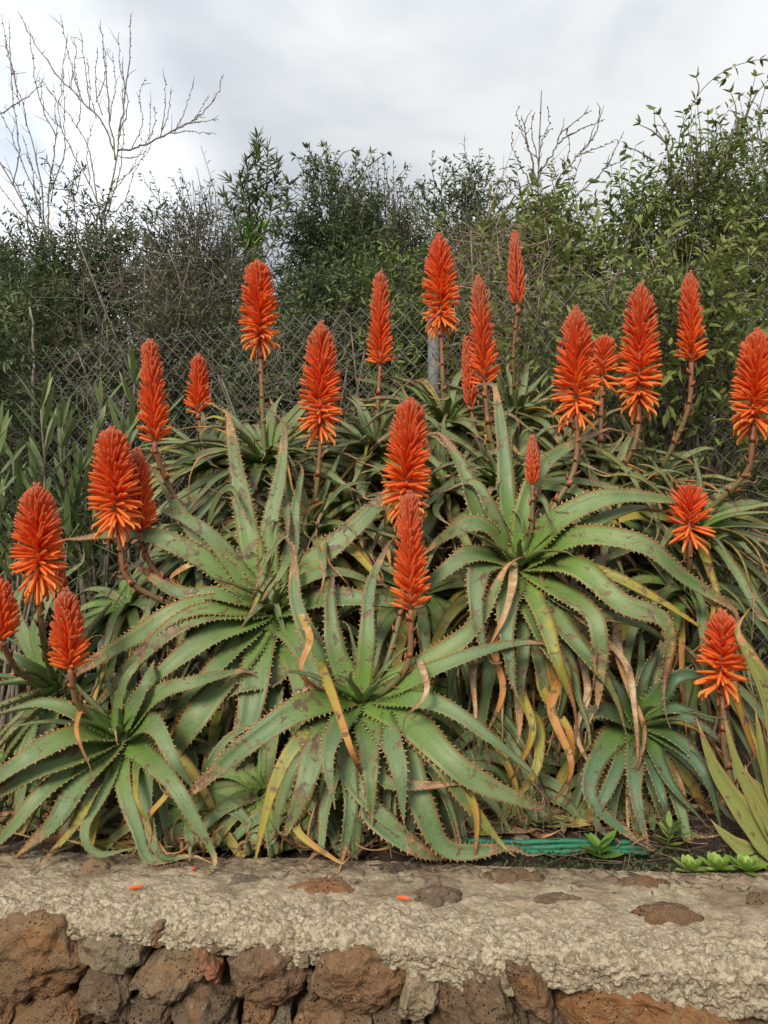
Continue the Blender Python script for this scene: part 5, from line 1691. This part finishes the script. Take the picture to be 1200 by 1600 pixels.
# the rosettes further back and below, grown by rule. (px, py, depth, axis, leaves, length, label, spikes)
BACK = [
    (415, 722, 2.30, (0.0, -0.45, 0.9), 20, 0.40, 'aloe rosette at the back under the highest spike on that side', [dict(tip=(402, 411), base=(407, 550), w=70, d=2.3, stalk=[(408, 575, 2.3), (410, 640, 2.3), (414, 715, 2.3)])]),
    (326, 726, 2.42, (-0.15, -0.4, 0.9), 16, 0.32, 'aloe rosette against the fence with one small closed red spike', [dict(tip=(310, 557), base=(310, 645), w=40, d=2.42, kind='bud', n=100, stalk=[(312, 660, 2.42), (318, 700, 2.42), (325, 722, 2.42)])]),
    (318, 868, 2.12, (-0.4, -0.5, 0.75), 18, 0.40, 'aloe rosette behind the joined spikes, its bent stalk leaning outward', [dict(tip=(234, 534), base=(243, 690), w=64, d=2.0, n=160, stalk=[(243, 705, 2.0), (262, 755, 2.03), (300, 830, 2.08), (315, 862, 2.12)], kind='bud')]),
    (482, 838, 2.14, (0.0, -0.5, 0.86), 18, 0.38, 'aloe rosette between the two broad ones, below the spike that drops open florets', [dict(tip=(502, 505), base=(500, 692), w=68, d=2.1, stalk=[(500, 705, 2.1), (495, 760, 2.11), (484, 830, 2.14)])]),
    (588, 705, 2.36, (0.0, -0.4, 0.92), 18, 0.38, 'aloe rosette at the back centre with one spike just opening', [dict(tip=(594, 427), base=(594, 572), w=56, d=2.35, kind='bud', n=140, stalk=[(593, 590, 2.35), (590, 640, 2.35), (588, 700, 2.36)])]),
    (694, 660, 2.42, (0.05, -0.4, 0.9), 16, 0.34, 'aloe rosette in front of the fence post with a tall orange spike', [dict(tip=(686, 368), base=(690, 522), w=58, d=2.4, stalk=[(690, 540, 2.4), (692, 600, 2.4), (694, 655, 2.42)])]),
    (788, 762, 2.18, (0.0, -0.45, 0.9), 18, 0.38, 'aloe rosette with a brown tipped spike and a withered one beside it', [dict(tip=(747, 433), base=(758, 600), w=50, d=2.16, kind='bud', n=150, stalk=[(759, 620, 2.16), (765, 680, 2.16), (785, 755, 2.18)]), dict(tip=(728, 528), base=(736, 636), w=20, d=2.26, kind='slim', n=80, stalk=[(737, 645, 2.26), (750, 700, 2.24), (785, 758, 2.19)])]),
    (806, 655, 2.46, (0.05, -0.35, 0.92), 14, 0.32, 'aloe rosette at the fence with the slim unopened highest spike', [dict(tip=(804, 362), base=(808, 476), w=25, d=2.4, kind='slim', n=110, stalk=[(808, 490, 2.4), (802, 560, 2.42), (805, 650, 2.46)])]),
    (936, 790, 2.22, (0.1, -0.5, 0.86), 18, 0.40, 'aloe rosette with the biggest spike of the far side and a ragged one behind it', [dict(tip=(1001, 444), base=(998, 652), w=74, d=2.14, n=175, stalk=[(997, 670, 2.14), (985, 710, 2.15), (940, 782, 2.22)]), dict(tip=(945, 528), base=(940, 612), w=52, d=2.3, kind='sparse', n=40, stalk=[(940, 630, 2.3), (938, 700, 2.28), (936, 785, 2.23)])]),
    (1012, 768, 2.30, (0.15, -0.4, 0.9), 16, 0.38, 'aloe rosette with a slender leaning spike against the fence', [dict(tip=(1077, 427), base=(1080, 566), w=46, d=2.2, kind='bud', n=130, stalk=[(1080, 585, 2.2), (1075, 640, 2.21), (1045, 710, 2.25), (1015, 762, 2.3)])]),
    (1085, 826, 2.12, (0.3, -0.5, 0.8), 12, 0.38, 'sparse aloe rosette with the outermost tall spike at the picture edge', [dict(tip=(1184, 518), base=(1176, 682), w=74, d=2.02, stalk=[(1175, 695, 2.02), (1165, 740, 2.04), (1110, 795, 2.1), (1090, 820, 2.12)])]),
    (1070, 925, 2.06, (0.2, -0.5, 0.82), 18, 0.40, 'aloe rosette under the short ragged half empty spike', [dict(tip=(1076, 763), base=(1078, 850), w=72, d=1.92, kind='sparse', n=50, stalk=[(1078, 865, 1.92), (1076, 895, 1.96), (1072, 920, 2.05)])]),
    (200, 945, 2.12, (-0.3, -0.45, 0.8), 20, 0.40, 'flowerless aloe rosette with long arching leaves behind the plump outermost spike', []),
    (690, 770, 2.25, (0.0, -0.45, 0.88), 18, 0.38, 'flowerless aloe rosette behind the taller of the two overlapping spikes', []),
    (650, 930, 2.08, (0.0, -0.6, 0.8), 20, 0.38, 'flowerless aloe rosette hidden between the broad ones, behind the overlapping spikes', []),
    (345, 1120, 1.98, (-0.1, -0.6, 0.78), 20, 0.38, 'flowerless aloe rosette hanging in the shade under the broad grey green one', []),
    (730, 1090, 1.98, (0.1, -0.6, 0.78), 20, 0.40, 'flowerless aloe rosette between the lower middle one and the hanging dead leaves', []),
    (880, 1050, 2.10, (0.1, -0.6, 0.78), 18, 0.38, 'flowerless yellowing aloe rosette under the large spreading one', []),
    (40, 1200, 1.96, (-0.2, -0.6, 0.78), 18, 0.38, 'flowerless aloe rosette at the lower edge behind the low spilling one', []),
    (500, 1190, 1.96, (0.0, -0.6, 0.8), 16, 0.32, 'flowerless aloe rosette in the dark just behind the lower middle one', []),
    (1080, 1040, 2.16, (0.2, -0.55, 0.8), 16, 0.36, 'flowerless dark aloe rosette beside the deep green one', []),
    (540, 790, 2.28, (0.0, -0.4, 0.9), 18, 0.36, 'flowerless aloe rosette at the back behind the taller overlapping spike', []),
    (250, 1180, 1.98, (-0.05, -0.6, 0.8), 16, 0.36, 'flowerless aloe rosette crowded behind the low spilling one', []),
    (410, 1240, 1.74, (0.0, -0.7, 0.7), 18, 0.28, 'small flowerless aloe rosette low in the dark between the two lowest flowering ones', []),
    (680, 1225, 1.80, (0.1, -0.7, 0.7), 16, 0.30, 'small flowerless aloe rosette low under the drooping leaves, at the near end of the hose', []),
    (830, 1190, 2.02, (0.0, -0.6, 0.8), 14, 0.32, 'small flowerless aloe rosette behind the curtain of dry leaves above the hose', []),
    (110, 1255, 1.86, (-0.1, -0.7, 0.7), 16, 0.34, 'small flowerless aloe rosette at the wall edge under the low spilling one', []),
    (300, 1262, 1.72, (0.05, -0.7, 0.7), 16, 0.26, 'smallest flowerless aloe rosette, low at the wall edge beside the low spilling one', []),
    (500, 1255, 1.74, (0.0, -0.7, 0.7), 14, 0.26, 'small flowerless aloe rosette hidden under the drooping leaves of the lower middle one', []),
    (800, 1235, 1.86, (0.05, -0.7, 0.7), 16, 0.27, 'small flowerless aloe rosette with drooping leaves directly behind the hose', []),
    (955, 1225, 1.90, (0.1, -0.7, 0.7), 14, 0.28, 'small flowerless aloe rosette behind the bright seedling', []),
    (880, 720, 2.36, (0.1, -0.4, 0.9), 16, 0.36, 'flowerless aloe rosette at the back behind the spike on the bent stalk', []),
]
for k_, (px, py, d, axis, nl, L, label, spikes) in enumerate(BACK):
    rng = np.random.default_rng(300 + k_)
    t, loc, c = aloe_root(label, px, py, d, rng=rng)
    hi = py < 850
    under = py > 900 and not spikes
    rosette(t, loc, c, np.array(axis), nl + (18 if hi else 22 if under else 12), rng, start=12 if under else 0, L=L * (1.12 if hi else 1.2), W=0.066 if hi else 0.064, dryness=0.4 if not hi else 0.28, grav=0.38 if hi else 1.25, dry_tip=0.07 if hi else 0.05)
    dead_skirt(t, loc, c, axis, 9 if not hi else 4, rng, L=0.36)
    if hi:
        for i in range(9):
            gen_leaf(t, loc, c, np.array(axis), rng.uniform(0, 6.28), R(rng.uniform(28, 78)), L * rng.uniform(0.55, 1.0), rng.uniform(0.016, 0.036), rng.uniform(0.3, 1.4), rng, rng.uniform(0.3, 0.9), rng.uniform(0.3, 0.6), curl=rng.uniform(-3, 3))
    for sd in spikes:
        flower_spike(t, loc, sd['tip'], sd['base'], sd['w'], sd['d'], sd['stalk'], rng, sd.get('kind', 'open'), sd.get('n'))

# smooth yellow green aloe at the edge of the bed
rng = np.random.default_rng(400)
t, loc, c = aloe_root('smooth yellow green aloe with upright leaves on the bed edge, holding a thin spike', 1205, 1330, 1.66, stem=False, rng=rng)
loc2 = np.array(loc)
for pts, w, age, burn in [
        ([(1210, 1335), (1160, 1270), (1115, 1200), (1088, 1122)], 44, 0.18, 0.06), ([(1215, 1325), (1165, 1230), (1140, 1160), (1128, 1098)], 26, 0.25, 0.1), ([(1215, 1350), (1165, 1330), (1130, 1305), (1110, 1280)], 40, 0.2, 0.06),
        ([(1220, 1310), (1190, 1260), (1168, 1215), (1164, 1195)], 34, 0.05, 0.03), ([(1225, 1320), (1205, 1270), (1185, 1230), (1168, 1208)], 30, 0.05, 0.05), ([(1240, 1290), (1205, 1110), (1170, 1030), (1150, 985), (1172, 950)], 62, 0.2, 0.2),
        ([(1230, 1300), (1200, 1220), (1186, 1160), (1180, 1105)], 34, 0.15, 0.08), ([(1240, 1345), (1215, 1320), (1196, 1270), (1194, 1255)], 40, 0.0, 0.0)]:
    ctrl = [P(q[0], q[1], 1.62 + 0.06 * i / len(pts)) for i, q in enumerate(pts)]
    ctrl = [np.array((p[0], p[1], max(p[2], 0.84))) for p in ctrl]
    aloe_leaf(t, loc, ctrl, (-0.2, -0.85, 0.4), w * 1.2 / F * 1.65, age, burn + 0.14, 0.35, rng, 0.5, rng.uniform(-0.3, 0.3), teeth=False, thick=0.25, hue=-1.0)
flower_spike(t, loc, (1128, 958), (1128, 1085), 64, 1.72, [(1130, 1105, 1.72), (1134, 1180, 1.71), (1160, 1270, 1.68), (1205, 1335, 1.66)], rng, 'open', 110)


# ------------------------------------------------------------------ small things
hose = MB()
zs = 0.835
strands = []
for r, (dy, dz) in enumerate([(0.0, 0.0), (0.010, 0.006), (0.016, 0.015)]):
    row = [P(px, 1325 + 3 * math.sin(px * 0.02 + r), 1.66 + dy) for px in range(690, 1011, 20)]
    for p in row: p[2] = 0.838 + dz + 0.002 * math.sin(p[0] * 30 + r)
    strands.append(row if r % 2 == 0 else row[::-1])
path = strands[0] + strands[1] + strands[2]
hose.tube(catmull(path, 150), 0.0058, 8)
tag(hose.build('garden_hose', M_HOSE), 'green garden hose lying folded in strands on the soil behind the wall', 'hose')

for lab, px, py, ang in [('red fallen floret lying alone on the open mortar of the wall top', 213, 1385, 0.3), ('tiny red fallen floret on the wall top near the aloe leaves', 303, 1356, 1.4), ('red fallen floret beside the dark mound stone on the wall top', 630, 1402, -0.35), ('red fallen floret half under the drooping leaves behind the wall edge', 272, 1336, 0.1)]:
    d = (CZ - WALL_TOP - 0.008) * F / (py - 800)
    p = P(px, py, d)
    vv = FV.copy(); vv[:, :2] *= 0.0042; vv[:, 2] = (vv[:, 2] - 0.5) * (0.034 if ang < 1 else 0.018)
    rot = np.array(Matrix.Rotation(ang, 3, 'Z') @ Matrix.Rotation(R(90), 3, 'Y'))
    o = obj('fallen_floret', vv @ rot.T, FF, M_FLOWER, None, True, {'fl': ('FLOAT_VECTOR', np.stack([FT * 0.5, np.full(len(FT), 0.32), FT * 0 + 0.5], 1))}, loc=(p[0], p[1], WALL_TOP + 0.007))
    o.scale = (0.8, 0.8, 0.8)
    tag(o, lab, 'flower', 'fallen florets')

def succulent(label, px, py, d, n, r, seed):
    rng = np.random.default_rng(seed)
    p = P(px, py, d); p[2] = 0.842
    t = thing('succulent', label, 'succulent', p, 'small succulents by the wall')
    for i in range(n):
        f = (i + 0.5) / n
        a = i * 2.4
        pol = R(10 + 66 * f)
        dv = np.array((math.cos(a) * math.sin(pol), math.sin(a) * math.sin(pol), math.cos(pol)))
        nor = np.array((-math.cos(a) * math.cos(pol), -math.sin(a) * math.cos(pol), math.sin(pol)))
        place_leaf('leaf', lance(M_SUCC, rng.integers(0, 5)), M_SUCC, t, p, p + (0, 0, 0.004), dv, nor, r * (0.5 + 0.6 * f), r * 0.46)


succulent('small pale green succulent on the bed edge, apart from the other two', 1078, 1366, 1.55, 14, 0.046, 61)
succulent('small pale green succulent between its two neighbours at the bed edge', 1120, 1364, 1.555, 14, 0.050, 62)
succulent('small pale green succulent with upright leaves nearest the smooth aloe', 1166, 1362, 1.55, 17, 0.052, 63)


def weed(label, px, py, d, n, L, W, mat, seed, h):
    rng = np.random.default_rng(seed)
    p = P(px, py, d); p[2] = 0.826
    t = thing('weed', label, 'weed', p, 'weeds behind the wall')
    mb = MB(); top = p + (rng.uniform(-0.01, 0.01), -0.01, h)
    mb.tube([p, (p + top) / 2, top], [0.003, 0.0025, 0.002], 5); mb.build('stem', M_F_MID, t, p)
    for i in range(n):
        f = (i + 0.5) / n
        a = i * 2.4
        dv = nrm((math.cos(a), math.sin(a), 0.2 + 0.9 * f))
        place_leaf('leaf', lance(mat, rng.integers(0, 5)), mat, t, p, p + (top - p) * (0.35 + 0.65 * f), dv, nrm((-math.cos(a) * 0.5, -math.sin(a) * 0.5, 1)), L * rng.uniform(0.7, 1.1), W)


weed('bright green broad leaved weed seedling at the end of the hose', 938, 1335, 1.62, 11, 0.055, 0.024, M_F_BRIGHT, 71, 0.045)
weed('dull green weed beneath the deep green aloe, past the hose end', 1040, 1330, 1.66, 14, 0.050, 0.013, M_F_MID, 72, 0.07)

# creeping ground weeds along the back of the wall
rng = np.random.default_rng(80)
n = 900
x = rng.uniform(0.15, 0.85, n); y = yb(x) + 0.005 + rng.random(n) ** 1.6 * 0.14
b = np.stack([x, y, np.full(n, 0.838)], 1)
v, f, a = leaf_cloud(b, nrm(rng.normal(size=(n, 3)) * (1, 1, 0.3) + (0, 0, 0.6)), nrm(rng.normal(size=(n, 3)) * 0.4 + (0, 0, 1)), rng.uniform(0.006, 0.016, n), 0.006, 80)
tag(obj('ground_weeds', v, f, M_MOSS, None, False, {'a': ('FLOAT', a)}), 'creeping tiny green weeds on the soil along the back of the wall', 'weeds', kind='stuff')
# dead leaf litter on the soil
n = 1500
x = rng.uniform(-1.1, 1.1, n); y = yb(x) + 0.03 + rng.random(n) * 0.7
p0 = np.stack([x, y, np.full(n, 0.838) + rng.random(n) * 0.02 + np.clip(y - yb(x) - .22, 0, 1.5) * .05], 1)
dr = nrm(rng.normal(size=(n, 3)) * (1, 1, 0.15)); l = rng.uniform(0.02, 0.13, n)[:, None]
v, f = fast_tubes(p0, p0 + dr * l / 2 + rng.normal(size=(n, 3)) * l * 0.1 * (1, 1, 0.2), p0 + dr * l, rng.uniform(0.001, 0.0026, n), 0.0008)
tag(obj('plant_litter', v, f, M_STEM, None, False), 'dry brown stalks and leaf litter on the soil under the aloes', 'litter', kind='stuff')
n = 420
x = rng.uniform(-1.0, 1.0, n); y = yb(x) - 0.012 - rng.random(n) ** 2.2 * 0.10
p0 = np.stack([x, y, np.full(n, WALL_TOP + 0.006)], 1)
dr = nrm(rng.normal(size=(n, 3)) * (1, 1, 0.06)); l = rng.uniform(0.004, 0.035, n)[:, None] * np.where(rng.random(n) < 0.15, 1.6, 0.7)[:, None]
v, f = fast_tubes(p0, p0 + dr * l / 2, p0 + dr * l, rng.uniform(0.0008, 0.0024, n), 0.0008)
tag(obj('wall_litter', v, f, M_STEM, None, False), 'bits of dry leaf scattered along the back of the wall top', 'litter', kind='stuff')
for lab, px, py, sz in [('small pale stone on the dark soil behind the hose', 815, 1306, 0.032)]:
    u_ = np.linspace(0, 2 * math.pi, 14, endpoint=False); vv = []; ff = []
    for i, ph in enumerate(np.linspace(-1.4, 1.4, 7)):
        for a in u_: vv.append((math.cos(a) * math.cos(ph), 0.7 * math.sin(a) * math.cos(ph), 0.5 * math.sin(ph)))
    for i in range(6):
        for j in range(14): ff.append((i * 14 + j, i * 14 + (j + 1) % 14, i * 14 + 14 + (j + 1) % 14, i * 14 + 14 + j))
    ff += [tuple(range(14))[::-1], tuple(range(84, 98))]
    vv = np.array(vv); vv = vv * (1 + 0.25 * fbm(vv, 1.5, 2, 5))[:, None] * sz * 0.6
    p = P(px, py, 1.72)
    o = obj('pebble', vv, ff, M_STONE, None, True, None, loc=(p[0], p[1], 0.84)); o.color = (0.3, 0.25, 0.18, 1)
    tag(o, lab, 'stone')
